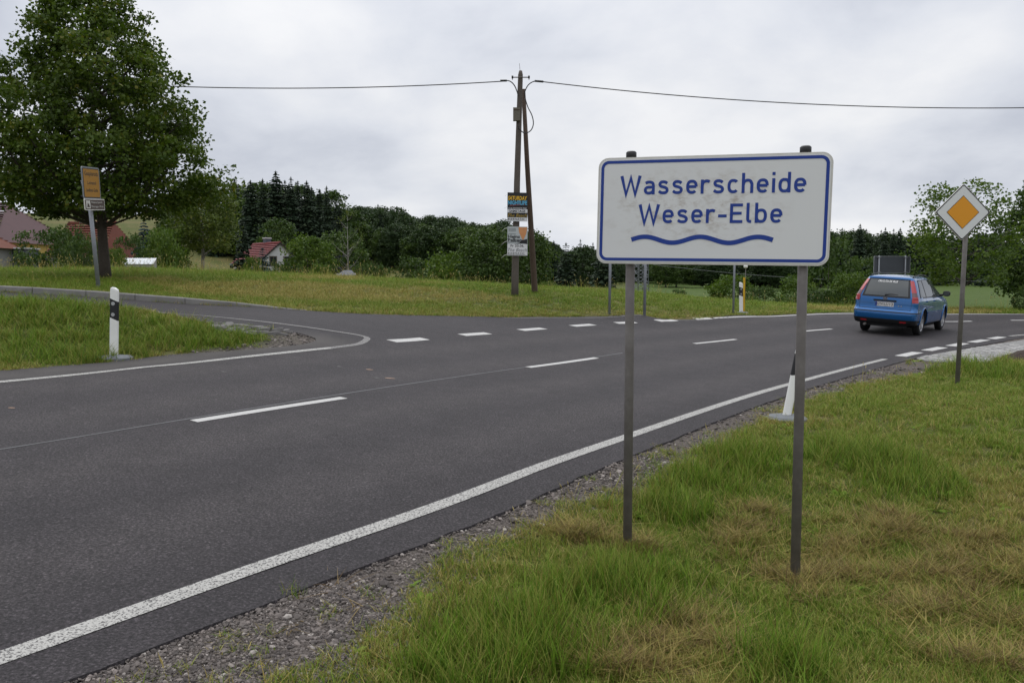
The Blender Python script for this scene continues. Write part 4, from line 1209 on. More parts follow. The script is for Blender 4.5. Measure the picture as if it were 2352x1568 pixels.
# ---- stroke lettering in the manner of a road sign face: constant stroke, flat ends
def cr(P, n=6):
    P = [np.array(q, float) for q in P]; Q = [2*P[0]-P[1]] + P + [2*P[-1]-P[-2]]; out = []
    for i in range(1, len(Q) - 2):
        for t in np.linspace(0, 1, n, endpoint=False):
            a, b, c_, d = Q[i-1:i+3]
            out.append(0.5*((2*b)+(-a+c_)*t+(2*a-5*b+4*c_-d)*t*t+(-a+3*b-3*c_+d)*t**3))
    out.append(P[-1]); return out
def se(cx, cy, rx, ry, a0, a1, n=26, e_=2.5):
    o = []
    for a in np.radians(np.linspace(a0, a1, n)):
        c_, s_ = math.cos(a), math.sin(a)
        o.append((cx + rx * math.copysign(abs(c_) ** (2/e_), c_), cy + ry * math.copysign(abs(s_) ** (2/e_), s_)))
    return o
GLY = {
 'W': (1.08, [[(0.06,1.0),(0.30,0.0),(0.54,0.90),(0.78,0.0),(1.02,1.0)]]),
 'a': (0.57, [[(0.495,0.0),(0.495,0.44)] + cr([(0.495,0.44),(0.47,0.57),(0.39,0.635),(0.28,0.655),(0.17,0.64),(0.09,0.59)]), cr([(0.495,0.385),(0.36,0.385),(0.22,0.38),(0.11,0.33),(0.075,0.23),(0.11,0.125),(0.21,0.075),(0.32,0.08),(0.42,0.12),(0.495,0.2)])]),
 's': (0.57, [cr([(0.48,0.565),(0.40,0.63),(0.29,0.655),(0.17,0.635),(0.10,0.54),(0.15,0.43),(0.27,0.39),(0.36,0.36),(0.455,0.30),(0.485,0.20),(0.42,0.1),(0.28,0.075),(0.16,0.095),(0.06,0.165)])]),
 'e': (0.58, [[(0.08,0.375),(0.51,0.375)], se(0.29,0.365,0.215,0.29,0,318)]),
 'r': (0.45, [[(0.075,0.0),(0.075,0.73)], cr([(0.075,0.42),(0.12,0.57),(0.22,0.64),(0.33,0.655),(0.44,0.615)])]),
 'c': (0.54, [se(0.285,0.365,0.21,0.29,42,318)]),
 'h': (0.57, [[(0.075,0.0),(0.075,1.03)], cr([(0.075,0.42),(0.13,0.58),(0.27,0.655),(0.42,0.61),(0.495,0.46)]) + [(0.495,0.0)]]),
 'i': (0.15, [[(0.075,0.0),(0.075,0.73)], [(0.075,0.885),(0.075,1.04)]]),
 'd': (0.58, [[(0.505,0.0),(0.505,1.03)], se(0.29,0.365,0.215,0.29,0,360)]),
 'b': (0.58, [[(0.075,0.0),(0.075,1.03)], se(0.29,0.365,0.215,0.29,-180,180)]),
 'l': (0.26, [[(0.075,1.03),(0.075,0.22)] + cr([(0.075,0.22),(0.10,0.12),(0.17,0.078),(0.25,0.075)])]),
 'E': (0.64, [[(0.075,0.0),(0.075,1.0)], [(0.075,0.925),(0.62,0.925)], [(0.075,0.50),(0.57,0.50)], [(0.075,0.075),(0.62,0.075)]]),
 '-': (0.42, [[(0.0,0.37),(0.42,0.37)]]),
}
def ribbon(mb, P, w, y):
    """Flat stroke of width w along P in x-z at depth y."""
    P = [np.array(q, float) for q in P]
    Q = [P[0]]
    for q in P[1:]:
        if np.hypot(*(q - Q[-1])) > 1e-5: Q.append(q)
    P = Q; n = len(P); L, R2 = [], []
    for i in range(n):
        a = P[i] - P[i-1] if i else P[1] - P[0]
        b = P[i+1] - P[i] if i < n - 1 else a
        a = a / np.linalg.norm(a); b = b / np.linalg.norm(b)
        na = np.array((-a[1], a[0])); nb = np.array((-b[1], b[0])); mv = na + nb; mv /= np.linalg.norm(mv)
        k = min(1 / max(0.35, mv @ na), 2.4)
        L.append(P[i] + mv * w / 2 * k); R2.append(P[i] - mv * w / 2 * k)
    mb.add([(x, y, z) for x, z in L] + [(x, y, z) for x, z in R2], [(i, i + n, i + n + 1, i + 1) for i in range(n - 1)])
def write(text, x0, x1, zbase, cap, y, m_, parent, w=0.15, gap=0.155):
    wid = sum(GLY[c_][0] for c_ in text) + gap * (len(text) - 1)
    sx_ = (x1 - x0) / wid; x = x0
    for c_ in text:
        adv, st_ = GLY[c_]
        mb = MB()
        for k, s_ in enumerate(st_):
            ribbon(mb, [(x + q[0] * sx_, zbase + q[1] * cap) for q in s_], w * cap * (1.12 if c_ == 'W' else 1.0), y - 0.00025 * k)
        mb.build('letter', m_, parent)
        x += (adv + gap) * sx_

# ---- the white board on two posts
pL, pR = at(1441, 1262), at(1827, 1334)
pL = atY(1441, 1260, 5.48); pR = atY(1826, 1332, 5.14)
BW_, BH_ = 1.50, 0.705
tL, tR = atY(1373.5, 607, 5.62), atY(1908, 610.5, 5.06)
ax = Vector((pR[0] - pL[0], pR[1] - pL[1], 0)).normalized()
ang = math.atan2(ax.y, ax.x)
cl_ = atY(1373, 485, 1.0); 
# the board's left and right ends seen from the camera, on the line through the posts (a little in front)
def on_line(px, py):
    d = ray(px, py); nrm = Vector((-ax.y, ax.x, 0)); o_ = Vector((pL[0], pL[1], 0)) - nrm * 0.045
    t = (o_.x * nrm.x + o_.y * nrm.y) / (d[0] * nrm.x + d[1] * nrm.y)
    return CAM + d * t
eL, eR = on_line(1373, 486), on_line(1909.5, 480)
tL, bL_, tR, bR_ = on_line(1376, 363), on_line(1371, 606), on_line(1911, 350), on_line(1904, 610)
BW_ = float(np.hypot(*(eR - eL)[:2])); BH_ = float(0.5 * ((tL[2] - bL_[2]) + (tR[2] - bR_[2])))
cxy = 0.5 * (eL + eR); zc = float(0.25 * (tL[2] + bL_[2] + tR[2] + bR_[2]))
print('BOARD', BW_, BH_, zc, eL, eR, (tL[2]+bL_[2])/2, (tR[2]+bR_[2])/2, tL[2]-bL_[2], tR[2]-bR_[2])
tilt = math.atan2(((tR[2]+bR_[2]) - (tL[2]+bL_[2])) / 2, BW_)
zg = min(pL[2], pR[2])
board = empty('information_board', (cxy[0], cxy[1], zg), ang)
tag(board, 'white board lettered in blue with a wavy line, on two dark steel posts', 'sign')
for q in (pL, pR):
    loc = board.matrix_world
    lx = (q[0] - cxy[0]) * ax.x + (q[1] - cxy[1]) * ax.y
    ly = 0.045
    zt_ = zc - zg + BH_ / 2 + 0.02 + lx * math.tan(tilt)
    post = MB().tube([(lx, ly, q[2] - zg - 0.3), (lx, ly, zt_)], 0.0302, 20).build('post', M_STEEL, board)
    MB().tube([(lx, ly, zt_ - 0.03), (lx, ly, zt_ + 0.018), (lx, ly, zt_ + 0.026)], [0.0345, 0.0345, 0.026], 20).build('cap', M_BLACKP, post)
panel = empty('panel'); panel.parent = board
panel.location = (0, 0, zc - zg); panel.rotation_euler = (0, -tilt, 0)
rim = MB(); plate(rim, rrect(BW_, BH_, 0.066), -0.008, 0.022); rim.build('rim', M_RIM, panel)
sh = MB(); plate(sh, rrect(BW_ - 0.022, BH_ - 0.022, 0.056), -0.0105, -0.0085); sh.build('sheet', M_BOARD, panel)
fr = MB(); frame(fr, rrect(BW_ - 0.040, BH_ - 0.040, 0.050), rrect(BW_ - 0.078, BH_ - 0.078, 0.032), -0.0125); fr.build('border', M_BLUE, panel)
X = lambda u_: (u_ - 0.5) * BW_
Z = lambda v_: (0.5 - v_) * BH_
write('Wasserscheide', X(0.104), X(0.897), Z(0.350), 0.176 * BH_, -0.0125, M_BLUE, panel)
write('Weser-Elbe', X(0.190), X(0.806), Z(0.619), 0.176 * BH_, -0.0125, M_BLUE, panel)
wv_ = [(x, Z(0.772) + 0.0275 * BH_ * math.sin((x - X(0.160)) / (X(0.771) - X(0.160)) * 5 * math.pi)) for x in np.linspace(X(0.160), X(0.771), 90)]
mbw = MB(); ribbon(mbw, wv_, 0.042 * BH_, -0.0125); mbw.build('wavy_line', M_BLUE, panel)
mbk = MB()
for s_ in (-0.22, 0.22): mbk.box((0, 0.030, s_), (BW_ - 0.12, 0.012, 0.035))
mbk.build('rail', M_STEEL_L, panel)

# ---- priority-road diamond on its post
pd = atY(2201, 886, 13.1)
def diamond(side, r=0.03, n=6):
    o = rrect(side, side, r, n); c45 = math.cos(R(45))
    return [((x - z) * c45, (x + z) * c45) for x, z in o]
dm = empty('priority_sign', (pd[0], pd[1], pd[2]), R(2)); tag(dm, 'white and orange diamond traffic sign on a brown-grey post by the verge', 'sign')
zc_ = float(atY(2210, 487, 13.05)[2] - pd[2]); xo = 0.062
lean_ = 0.03
MB().tube([(0, 0.04, -0.3), (xo, 0.04, zc_ + 0.38)], 0.035, 16).build('post', M_STEEL, dm)
pn = empty('panel'); pn.parent = dm; pn.location = (xo - 0.10, 0, zc_)
q_ = MB(); plate(q_, diamond(0.633, 0.035), -0.006, 0.012); q_.build('rim', M_RIM, pn)
q_ = MB(); frame(q_, diamond(0.622, 0.032), diamond(0.592, 0.026), -0.010); q_.build('black_border', M_SIGNK, pn)
q_ = MB(); plate(q_, diamond(0.624, 0.034), -0.0085, -0.0065); q_.build('sheet', M_SIGNW, pn)
q_ = MB(); plate(q_, diamond(0.372, 0.006), -0.0105, -0.0087); q_.build('dark_edge', M_SIGNK, pn)
q_ = MB(); plate(q_, diamond(0.357, 0.005), -0.0130, -0.0107); q_.build('orange_square', M_SIGNO, pn)

# ---- delineator posts
def delineator(loc, rz, tilt_m, label, foot=0.25, band=True, h=1.0, group='white roadside delineators'):
    e_ = empty('delineator', mw=Matrix.Translation(Vector(loc)) @ tilt_m @ Matrix.Rotation(rz, 4, 'Z'))
    tag(e_, label, 'roadside post', group)
    prof_ = []
    for k in range(18):      # rounded triangle: flat front towards -y
        a = 2 * math.pi * k / 18
        x, y = 0.060 * math.copysign(abs(math.cos(a)) ** 0.7, math.cos(a)), 0.045 * math.sin(a)
        if y > 0: x *= 1 - 0.55 * (y / 0.045) ** 1.3
        prof_.append((x, y if y > 0 else max(y, -0.030)))
    top = lambda x: h - 0.035 - 0.32 * (x if x > 0 else x * 0.35)
    rings = [[(x, y, 0.0) for x, y in prof_], [(x, y, top(x) - 0.02) for x, y in prof_], [(x * 0.9, y * 0.9, top(x) + 0.005) for x, y in prof_], [(x * 0.55, y * 0.55, top(x) + 0.018) for x, y in prof_]]
    MB().loops(rings, smooth=False).build('body', M_WHITEP, e_)
    zb = lambda x, z: z - 0.42 * x
    g_ = 1.018
    rings = [[(x * g_, y * g_, zb(x, 0.555)) for x, y in prof_], [(x * g_, y * g_, zb(x, 0.815)) for x, y in prof_]]
    b_ = MB().loops(rings).build('black_band', M_BANDK, e_)
    for z in (0.615, 0.765):
        MB().loops([[(0.026 * math.cos(t) - 0.006, -0.0318 - d, z + 0.026 * math.sin(t)) for t in np.linspace(0, 6.283, 17)[:-1]] for d in (0, 0.004)]).build('reflector', M_REFL, b_)
    ft = [[((foot * s_) * math.cos(t), (foot * s_) * math.sin(t), z) for t in np.linspace(0, 6.283, 25)[:-1]] for s_, z in ((1.0, -0.08), (1.0, 0.025), (0.85, 0.05), (0.32, 0.065))]
    fo = MB().loops(ft).build('foot', M_FOOT, e_); fo.matrix_local = (tilt_m @ Matrix.Rotation(rz, 4, 'Z')).inverted()
    return e_
p1_ = atY(262, 825, 11.28)
delineator(p1_, R(-2), Matrix.Rotation(R(2.6), 4, 'Y'), 'upright white delineator with black band on the grass island at left')
p2_ = atY(1806, 962, 9.7); p2_[2] = gz(p2_[0], p2_[1])
delineator(p2_ + np.array((0, 0, -0.01)), R(-150), Matrix.Rotation(R(11.5), 4, 'Y') @ Matrix.Rotation(R(-4), 4, 'X'), 'leaning white delineator half hidden by the right post of the board', foot=0.24)
p3_ = atY(1702, 720, 26.0)
delineator(p3_, R(4), Matrix.Rotation(R(-1.2), 4, 'Y'), 'distant white delineator beside the yellow marker post', foot=0.22)
# yellow marker post and white ball beside it
py_ = on(1708, 26.6)
ym = empty('marker_post', py_); tag(ym, 'yellow marker post with dark cap edge right behind the far delineator', 'marker post')
hy = float(atY(1708, 637, 26.6)[2] - py_[2])
MB().box((0, 0, hy / 2 - 0.1), (0.055, 0.055, hy + 0.2)).build('post', M_YELLOW, ym)
MB().box((0.036, 0.0, hy * 0.78), (0.014, 0.06, hy * 0.36)).build('dark_side', M_SIGNK, ym)
pb_ = on(1711, 30.0); hb = float(atY(1711, 612, 30)[2] - pb_[2])
bl = empty('ball_post', pb_); tag(bl, 'thin post topped by a small white ball below the board edge', 'marker post')
MB().tube([(0, 0, -0.2), (0, 0, hb)], 0.012, 8).build('post', M_STEEL, bl)
bmm = bmesh.new(); bmesh.ops.create_uvsphere(bmm, u_segments=16, v_segments=10, radius=0.075)
me_ = bpy.data.meshes.new('ball'); bmm.to_mesh(me_); bmm.free(); me_.materials.append(M_WHITEP)
link('ball', me_, bl, (0, 0, hb))

# ---- thin bare posts under the board
for px, py, Y, r_, lab in ((1399.5,722,22.8,0.037,'grey post on the far verge, leftmost under the board'),(1480,725,23.0,0.040,'grey post on the far verge just right of the left board post'),(1684,720,25.5,0.033,'slim grey post on the far verge left of the delineator')):
    q = atY(px, py, Y)
    e_ = empty('sign_post', (q[0], q[1], q[2])); tag(e_, lab, 'post', 'bare grey posts on the far verge')
    MB().tube([(0, 0, -0.3), (0.02, 0, 2.55)], r_, 12).build('tube', M_STEEL_L, e_)
    MB().tube([(0.02, 0, 2.54), (0.02, 0, 2.58)], [r_ * 1.08, r_ * 0.9], 12).build('cap', M_BLACKP, e_)

# ---- back of a road sign behind the car
q = on(2045, 33.0)
bs = empty('road_sign_back', q); tag(bs, 'grey back of a wide road sign on two posts above the blue car', 'sign')
z0_, z1_ = (float(atY(2045, v, 33)[2] - q[2]) for v in (628, 588)); w_ = 84 / FPX * 33
po = MB(); plate(po, [(x, z + (z0_ + z1_) / 2) for x, z in rrect(w_, z1_ - z0_, 0.06)], 0.0, 0.015); po.build('panel', M_ALU, bs)
fr = MB(); frame(fr, [(x, z + (z0_ + z1_) / 2) for x, z in rrect(w_, z1_ - z0_, 0.06)], [(x, z + (z0_ + z1_) / 2) for x, z in rrect(w_ - 0.05, z1_ - z0_ - 0.05, 0.04)], -0.02)
fr.loops([[(x, y, z + (z0_ + z1_) / 2) for x, z in rrect(w_, z1_ - z0_, 0.06)] for y in (-0.02, 0.014)], caps=(False, False))
fr.build('rim', M_STEEL_L, bs)
for x in (-0.53, 0.52):
    MB().tube([(x, -0.05, -0.3), (x, -0.05, z1_ + 0.02)], 0.03, 12).build('post', M_STEEL_L, bs)
for x in (-0.53, 0.52):
    for z in (z0_ + 0.05, z1_ - 0.05):
        MB().box((x, -0.05, z), (0.13, 0.075, 0.028)).build('clamp', M_STEEL_L, bs)

# ---- text as mesh
def text_mesh(body, size, m_, bold=0.0, sx=1.0, shear=0.0, spacing=1.0, align='CENTER'):
    cu_ = bpy.data.curves.new('lettering', 'FONT')
    cu_.body = body; cu_.size = size; cu_.offset = bold * size; cu_.shear = shear; cu_.align_x = align; cu_.space_character = spacing
    cu_.resolution_u = 2
    o_ = bpy.data.objects.new('lettering', cu_)
    COL.objects.link(o_)
    bpy.context.view_layer.update()
    me_ = bpy.data.meshes.new_from_object(o_.evaluated_get(bpy.context.evaluated_depsgraph_get()))
    bpy.data.objects.remove(o_); bpy.data.curves.remove(cu_)
    co = np.empty(len(me_.vertices) * 3, np.float32); me_.vertices.foreach_get('co', co); co = co.reshape(-1, 3)
    co = np.c_[co[:, 0] * sx, np.zeros(len(co)), co[:, 1]]           # stand it up: x-z plane
    me_.vertices.foreach_set('co', co.astype(np.float32).ravel()); me_.materials.clear(); me_.materials.append(m_); me_.update()
    return me_, co
def letters(body, parent, x, z, width, height, m_, y=-0.004, **k):
    """Lettering fitted into width x height, centred on x, standing on z."""
    me_, co = text_mesh(body, 1.0, m_, **k)
    w0, w1 = co[:, 0].min(), co[:, 0].max(); h0, h1 = co[:, 2].min(), co[:, 2].max()
    co[:, 0] = (co[:, 0] - (w0 + w1) / 2) * width / (w1 - w0); co[:, 2] = (co[:, 2] - h0) * height / (h1 - h0)
    me_.vertices.foreach_set('co', co.astype(np.float32).ravel()); me_.update()
    return link('lettering', me_, parent, (x, y, z))

# ---- yellow town sign with a brown one below
pt = atY(226, 661, 18.7)
ts = empty('town_sign', pt); tag(ts, 'yellow town sign with small brown sign on a leaning grey post', 'sign')
topx = atY(199, 398, 18.75)
dx, dzt = float(topx[0] - pt[0]), float(topx[2] - pt[2])
MB().tube([(0, 0.05, -0.3), (dx * 0.97, 0.05, dzt * 0.97)], 0.045, 14).build('post', M_STEEL_L, ts)
def ts_panel(name, px, py, w, h, yaw, roll):
    c_ = atY(px, py, 18.65)
    e_ = empty(name); e_.parent = ts; e_.location = Vector(c_ - pt); e_.rotation_euler = (0, roll, yaw)
    return e_
yw = ts_panel('yellow_panel', 209.5, 421, 0.78, 0.66, R(93), R(-5))
q_ = MB(); plate(q_, rrect(0.86, 0.71, 0.05), -0.006, 0.014); q_.build('rim', M_STEEL_L, yw)
q_ = MB(); plate(q_, rrect(0.80, 0.65, 0.03), -0.009, -0.0065); q_.build('dark_edge', M_SIGNK, yw)
q_ = MB(); plate(q_, rrect(0.76, 0.61, 0.02), -0.012, -0.0095); q_.build('sheet', M_SIGNY, yw)
letters('Gospiteroda', yw, 0, 0.13, 0.66, 0.13, M_SIGNK, -0.0135, bold=0.01)
letters('Leinatal', yw, 0, -0.03, 0.42, 0.075, M_SIGNK, -0.0135, bold=0.01)
letters('Landkreis Gotha', yw, 0, -0.19, 0.58, 0.075, M_SIGNK, -0.0135, bold=0.01)
br = ts_panel('brown_panel', 217.5, 470, 0.8, 0.22, R(89), R(-5))
q_ = MB(); plate(q_, rrect(0.86, 0.25, 0.03), -0.006, 0.014); q_.build('rim', M_RIM, br)
q_ = MB(); plate(q_, rrect(0.82, 0.21, 0.02), -0.009, -0.0065); q_.build('sheet', M_SIGNBR, br)
q_ = MB(); plate(q_, [(x - 0.29, z) for x, z in rrect(0.17, 0.17, 0.01)], -0.0115, -0.0092); q_.build('pictogram_field', M_RIM, br)
MB().add([(-0.35, -0.0135, -0.06), (-0.31, -0.0135, 0.05), (-0.29, -0.0135, 0.0), (-0.27, -0.0135, 0.03), (-0.23, -0.0135, -0.06)], [(0, 4, 3, 2, 1)]).build('pictogram', M_SIGNBR, br)
letters('Naturpark', br, 0.09, 0.015, 0.48, 0.06, M_RIM, -0.0105)
letters('Th\u00fcringer Wald', br, 0.09, -0.08, 0.52, 0.06, M_RIM, -0.0105)

# ---- wooden utility pole with its brace, wires and posters
M_WOOD = mat('weathered_pole_wood', (0.115, 0.098, 0.085), 0.85, var=(4, (0.075, 0.062, 0.052), 0.2), bump=(18, 0.7, 0.01))
M_WOODB = mat('brown_brace_wood', (0.062, 0.040, 0.028), 0.85, var=(5, (0.095, 0.066, 0.048), 0.2), bump=(18, 0.7, 0.01))
M_CABLE = mat('black_cable', (0.012, 0.012, 0.012), 0.5)
M_BOXG = mat('cable_box_wood', (0.16, 0.145, 0.115), 0.8, var=(6, (0.11, 0.10, 0.08), 0.3))
YP = 24.4
pp = atY(1183, 681, YP); 
up = empty('utility_pole', pp); tag(up, 'weathered wooden utility pole with a brown brace and two posters', 'pole')
L_ = lambda px, py, Y=YP: Vector(atY(px, py, Y) - pp)
MB().tube([L_(1182.5, 700), L_(1183, 640), L_(1187.5, 420), L_(1193, 250), L_(1195.5, 172), L_(1195.7, 163)], [0.112, 0.106, 0.090, 0.078, 0.070, 0.045], 14).build('pole', M_WOOD, up)
MB().tube([L_(1231, 690, 25.4), L_(1228, 665, 25.35), L_(1211, 380, 24.8), L_(1202, 205, 24.58)], [0.098, 0.095, 0.072, 0.058], 12).build('brace', M_WOODB, up)
cb = MB().tube([L_(1175, 178, YP - 0.1), L_(1217, 178, YP - 0.1)], 0.016, 8).build('crossbar', M_STEEL, up)
for x in (1177, 1215):
    MB().tube([L_(x, 178, YP - 0.1), L_(x, 183.5, YP - 0.1)], 0.012, 6).build('hook', M_STEEL, cb)
    MB().tube([L_(x, 174.5, YP - 0.1), L_(x, 180.5, YP - 0.1)], 0.026, 8).build('insulator', M_BLACKP, cb)
bx_ = MB(); c_ = L_(1186.5, 263, YP - 0.1); bx_.box(c_, (0.20, 0.14, 0.37)); bo = bx_.build('cable_box', M_BOXG, up)
MB().box(c_ + Vector((0, -0.076, 0.12)), (0.17, 0.01, 0.02)).build('box_lid_edge', M_WOODB, bo)
MB().tube([L_(1194.5, 163), L_(1193, 146)], 0.006, 5).build('spike', M_STEEL, up)
def curve_px(P, Y=YP, n=8):
    C_ = cr(P, n); return [L_(x, y, Y) for x, y in C_]
MB().tube(curve_px([(1153,185.5),(1170,186.5),(1181,196),(1188,212),(1190,222)], YP - 0.12), 0.016, 7).build('cable_loop', M_CABLE, up)
MB().tube(curve_px([(1245,187.5),(1228,187),(1214,195),(1206,210),(1205.5,222),(1212,245),(1222,266),(1225,285),(1219,300),(1206,306),(1194,298),(1190,288)], YP - 0.14), 0.015, 7).build('cable_loop', M_CABLE, up)
MB().tube([L_(1149, 185.8, YP - 0.12), L_(1164, 185.6, YP - 0.12)], 0.03, 8).build('cable_clamp', M_CABLE, up)
MB().tube([L_(1228, 186.3, YP - 0.14), L_(1248, 188.0, YP - 0.14)], 0.03, 8).build('cable_clamp', M_CABLE, up)
lw = [(x, 203 - 6.4e-5 * (x - 655) ** 2) for x in np.linspace(-700, 1158, 50)]
o_ = MB().tube([atY(x, y, YP - 0.12) for x, y in lw], 0.0145, 6).build('overhead_cable', M_CABLE)
tag(o_, 'black overhead cable from the utility pole into the big tree', 'cable', 'overhead cables')
rw = [(x, 248.5 - 6.0e-5 * (x - 2250) ** 2) for x in np.linspace(1244, 3000, 50)]
o_ = MB().tube([atY(x, y, YP - 0.14) for x, y in rw], 0.0145, 6).build('overhead_cable', M_CABLE)
tag(o_, 'black overhead cable from the utility pole to the right picture edge', 'cable', 'overhead cables')
# thin lines far off
M_THIN = mat('thin_wire', (0.16, 0.17, 0.17), 0.5)
for a_, b_, Y_, lab in (((1500,608),(2000,646),70,'thin pale wire sagging under the board'),((2100,641),(2500,640),45,'thin pale wire running behind the diamond post')):
    P = [atY(a_[0] + (b_[0]-a_[0]) * t, a_[1] + (b_[1]-a_[1]) * t + 6 * math.sin(math.pi * t), Y_) for t in np.linspace(0, 1, 12)]
    tag(MB().tube(P, 0.011 * Y_ / 45, 5).build('wire', M_THIN), lab, 'wire')

# posters: thin boards with their own print
M_PK = mat('poster_black', (0.012, 0.012, 0.014), 0.4)
M_PW = mat('poster_white', (0.62, 0.62, 0.64), 0.45)
M_PG = mat('poster_pale_grey', (0.40, 0.43, 0.44), 0.45, var=(4, (0.48, 0.51, 0.52), 0.3))
M_PY = mat('poster_yellow', (0.72, 0.42, 0.02), 0.45)
M_PY2 = mat('poster_ochre', (0.36, 0.24, 0.03), 0.45)
M_PB = mat('poster_cyan', (0.10, 0.40, 0.62), 0.45)
M_PR = mat('poster_red', (0.30, 0.05, 0.04), 0.45)
M_SKIN = mat('poster_skin_print', (0.50, 0.20, 0.075), 0.5, var=(9, (0.62, 0.30, 0.13), 0.2))
M_TIE = mat('cable_tie', (0.55, 0.55, 0.53), 0.5)
def poster(name, label, x0, x1, ytop, ybot, Y, roll):
    c_ = atY((x0 + x1) / 2, (ytop + ybot) / 2, Y)
    e_ = empty(name, c_, R(3)); e_.rotation_euler = (0, roll, R(3))
    tag(e_, label, 'poster', 'posters tied to the utility pole')
    return e_, (x1 - x0) / FPX * Y, (ybot - ytop) / FPX * Y
def field(e_, x0, x1, v0, v1, m_, y, name='print', W=1, H=1, sk=0.0):
    """Printed field; u, v run from 0 to 1 from the top left."""
    return MB().add([((x0 - .5) * W, y, (.5 - v0) * H), ((x1 - .5) * W, y, (.5 - v0 + sk) * H), ((x1 - .5) * W, y, (.5 - v1 + sk) * H), ((x0 - .5) * W, y, (.5 - v1) * H)], [(0, 3, 2, 1)]).build(name, m_, e_)
e_, W, H = poster('poster', 'black upper poster with yellow and blue headline on the utility pole', 1165.5, 1211.5, 443, 508, YP - 0.17, R(0.8))
MB().box((0, 0.005, 0), (W, 0.008, H)).build('sheet', M_PK, e_)
letters('SATURDAY', e_, 0.0, H * (.5 - .265), W * .95, H * .145, M_PY, bold=0.03, shear=0.1)
letters('NIGHTLIFE', e_, 0.0, H * (.5 - .425), W * .95, H * .145, M_PB, bold=0.03)
field(e_, .12, .85, .445, .465, M_PR, -0.003, W=W, H=H, sk=0.05)
letters('\u00dc-30 EINTRITT FREI', e_, 0.0, H * (.5 - .565), W * .9, H * .05, M_PW, bold=0.02)
field(e_, 0.0, 1.0, .58, .70, M_PW, -0.002, W=W, H=H)
letters('SAMSTAGS', e_, 0.0, H * (.5 - .685), W * .80, H * .085, M_PK, bold=0.03)
letters('The Beach', e_, 0.0, H * (.5 - .845), W * .94, H * .11, M_PY2, shear=0.35, bold=0.005)
field(e_, 0.0, 1.0, .865, 1.0, M_PW, -0.002, W=W, H=H)
letters('EISENACH', e_, -W * .06, H * (.5 - .955), W * .80, H * .065, M_PK, bold=0.03, spacing=1.3)
field(e_, .03, .75, .970, .985, M_PG, -0.003, W=W, H=H)
for v in (0.08, 0.5, 0.93):
    MB().tube([(-W/2 - 0.09, -0.03, H * (.5 - v) - 0.05), (-W/2 - 0.03, -0.02, H * (.5 - v) - 0.01), (-W/2 + 0.02, 0.0, H * (.5 - v))], 0.003, 5).build('cable_tie', M_TIE, e_)
e_, W, H = poster('poster', 'pale lower poster with a printed face and black lettering on the utility pole', 1165.5, 1211.5, 521, 586.5, YP - 0.17, R(0.5))
MB().box((0, 0.005, 0), (W, 0.008, H)).build('sheet', M_PG, e_)
face = [(0.54,0.02),(0.98,0.02),(0.96,0.12),(0.93,0.24),(0.86,0.36),(0.80,0.45),(0.74,0.44),(0.66,0.32),(0.58,0.2)]
MB().add([((u_ - .5) * W, -0.0025, (.5 - v_) * H) for u_, v_ in face], [tuple(reversed(range(len(face))))]).build('printed_face', M_SKIN, e_)
jack = [(0.60,0.56),(0.70,0.46),(0.80,0.455),(0.985,0.42),(0.985,0.60),(0.80,0.58),(0.3,0.60)]
MB().add([((u_ - .5) * W, -0.0030, (.5 - v_) * H) for u_, v_ in jack], [tuple(reversed(range(len(jack))))]).build('printed_jacket', M_PK, e_)
letters('Heinz', e_, -W * .165, H * (.5 - .395), W * .60, H * .105, M_PK, bold=0.03, y=-0.0045)
letters('Felber', e_, -W * .13, H * (.5 - .515), W * .68, H * .105, M_PK, bold=0.03, y=-0.0045)
for v in (0.06, 0.10, 0.15, 0.25): field(e_, .05, .42, v, v + .014, M_ALU, -0.002, W=W, H=H)
field(e_, .03, .62, .535, .555, M_ALU, -0.002, W=W, H=H, sk=0.02)
field(e_, 0.0, 1.0, .605, 1.0, M_PW, -0.0035, W=W, H=H)
letters('Fr 20.06.', e_, 0.0, H * (.5 - .705), W * .68, H * .085, M_PK, bold=0.02, y=-0.0045)
letters('The Beach', e_, 0.0, H * (.5 - .865), W * .94, H * .115, M_ALU, shear=0.35, y=-0.0045)
letters('EISENACH', e_, -W * .06, H * (.5 - .950), W * .80, H * .055, M_PK, bold=0.03, spacing=1.3, y=-0.0045)
field(e_, .03, .9, .968, .982, M_ALU, -0.0045, W=W, H=H)
for v in (0.04, 0.5, 0.96):
    MB().tube([(-W/2 - 0.17, -0.04, H * (.5 - v) - 0.11), (-W/2 - 0.08, -0.03, H * (.5 - v) - 0.03), (-W/2 + 0.02, -0.006, H * (.5 - v))], 0.0065, 5).build('cable_tie', M_TIE, e_)
# ------------------------------------------------------------------ blue estate car
M_CAR = mat('car_blue_metallic', (0.003, 0.105, 0.32), 0.26, 0.5, 0.5, coat=0.9)
M_GLASS = mat('car_window_glass', (0.035, 0.043, 0.044), 0.06, 0.0, 0.9)
M_TRIM = mat('car_black_trim', (0.014, 0.014, 0.016), 0.45)
M_UNDER = mat('car_underside', (0.010, 0.010, 0.011), 0.8)
M_TYRE = mat('tyre_rubber', (0.014, 0.014, 0.015), 0.8)
M_ALLOY = mat('alloy_rim', (0.42, 0.42, 0.43), 0.35, 0.7)
M_LRED = mat('tail_lens_red', (0.36, 0.012, 0.018), 0.15, 0.0, 0.6, coat=0.5)
M_LCLR = mat('tail_lens_smoke', (0.10, 0.035, 0.042), 0.15, 0.0, 0.6, coat=0.5)
M_PLATE = mat('number_plate_white', (0.66, 0.64, 0.62), 0.4)
M_PLBL = mat('number_plate_blue', (0.01, 0.03, 0.22), 0.4)
M_CHROME = mat('chrome', (0.55, 0.55, 0.56), 0.2, 0.9)
M_BADGE = mat('badge_navy', (0.01, 0.02, 0.07), 0.3)
M_DECAL = mat('white_decal', (0.75, 0.75, 0.74), 0.5)
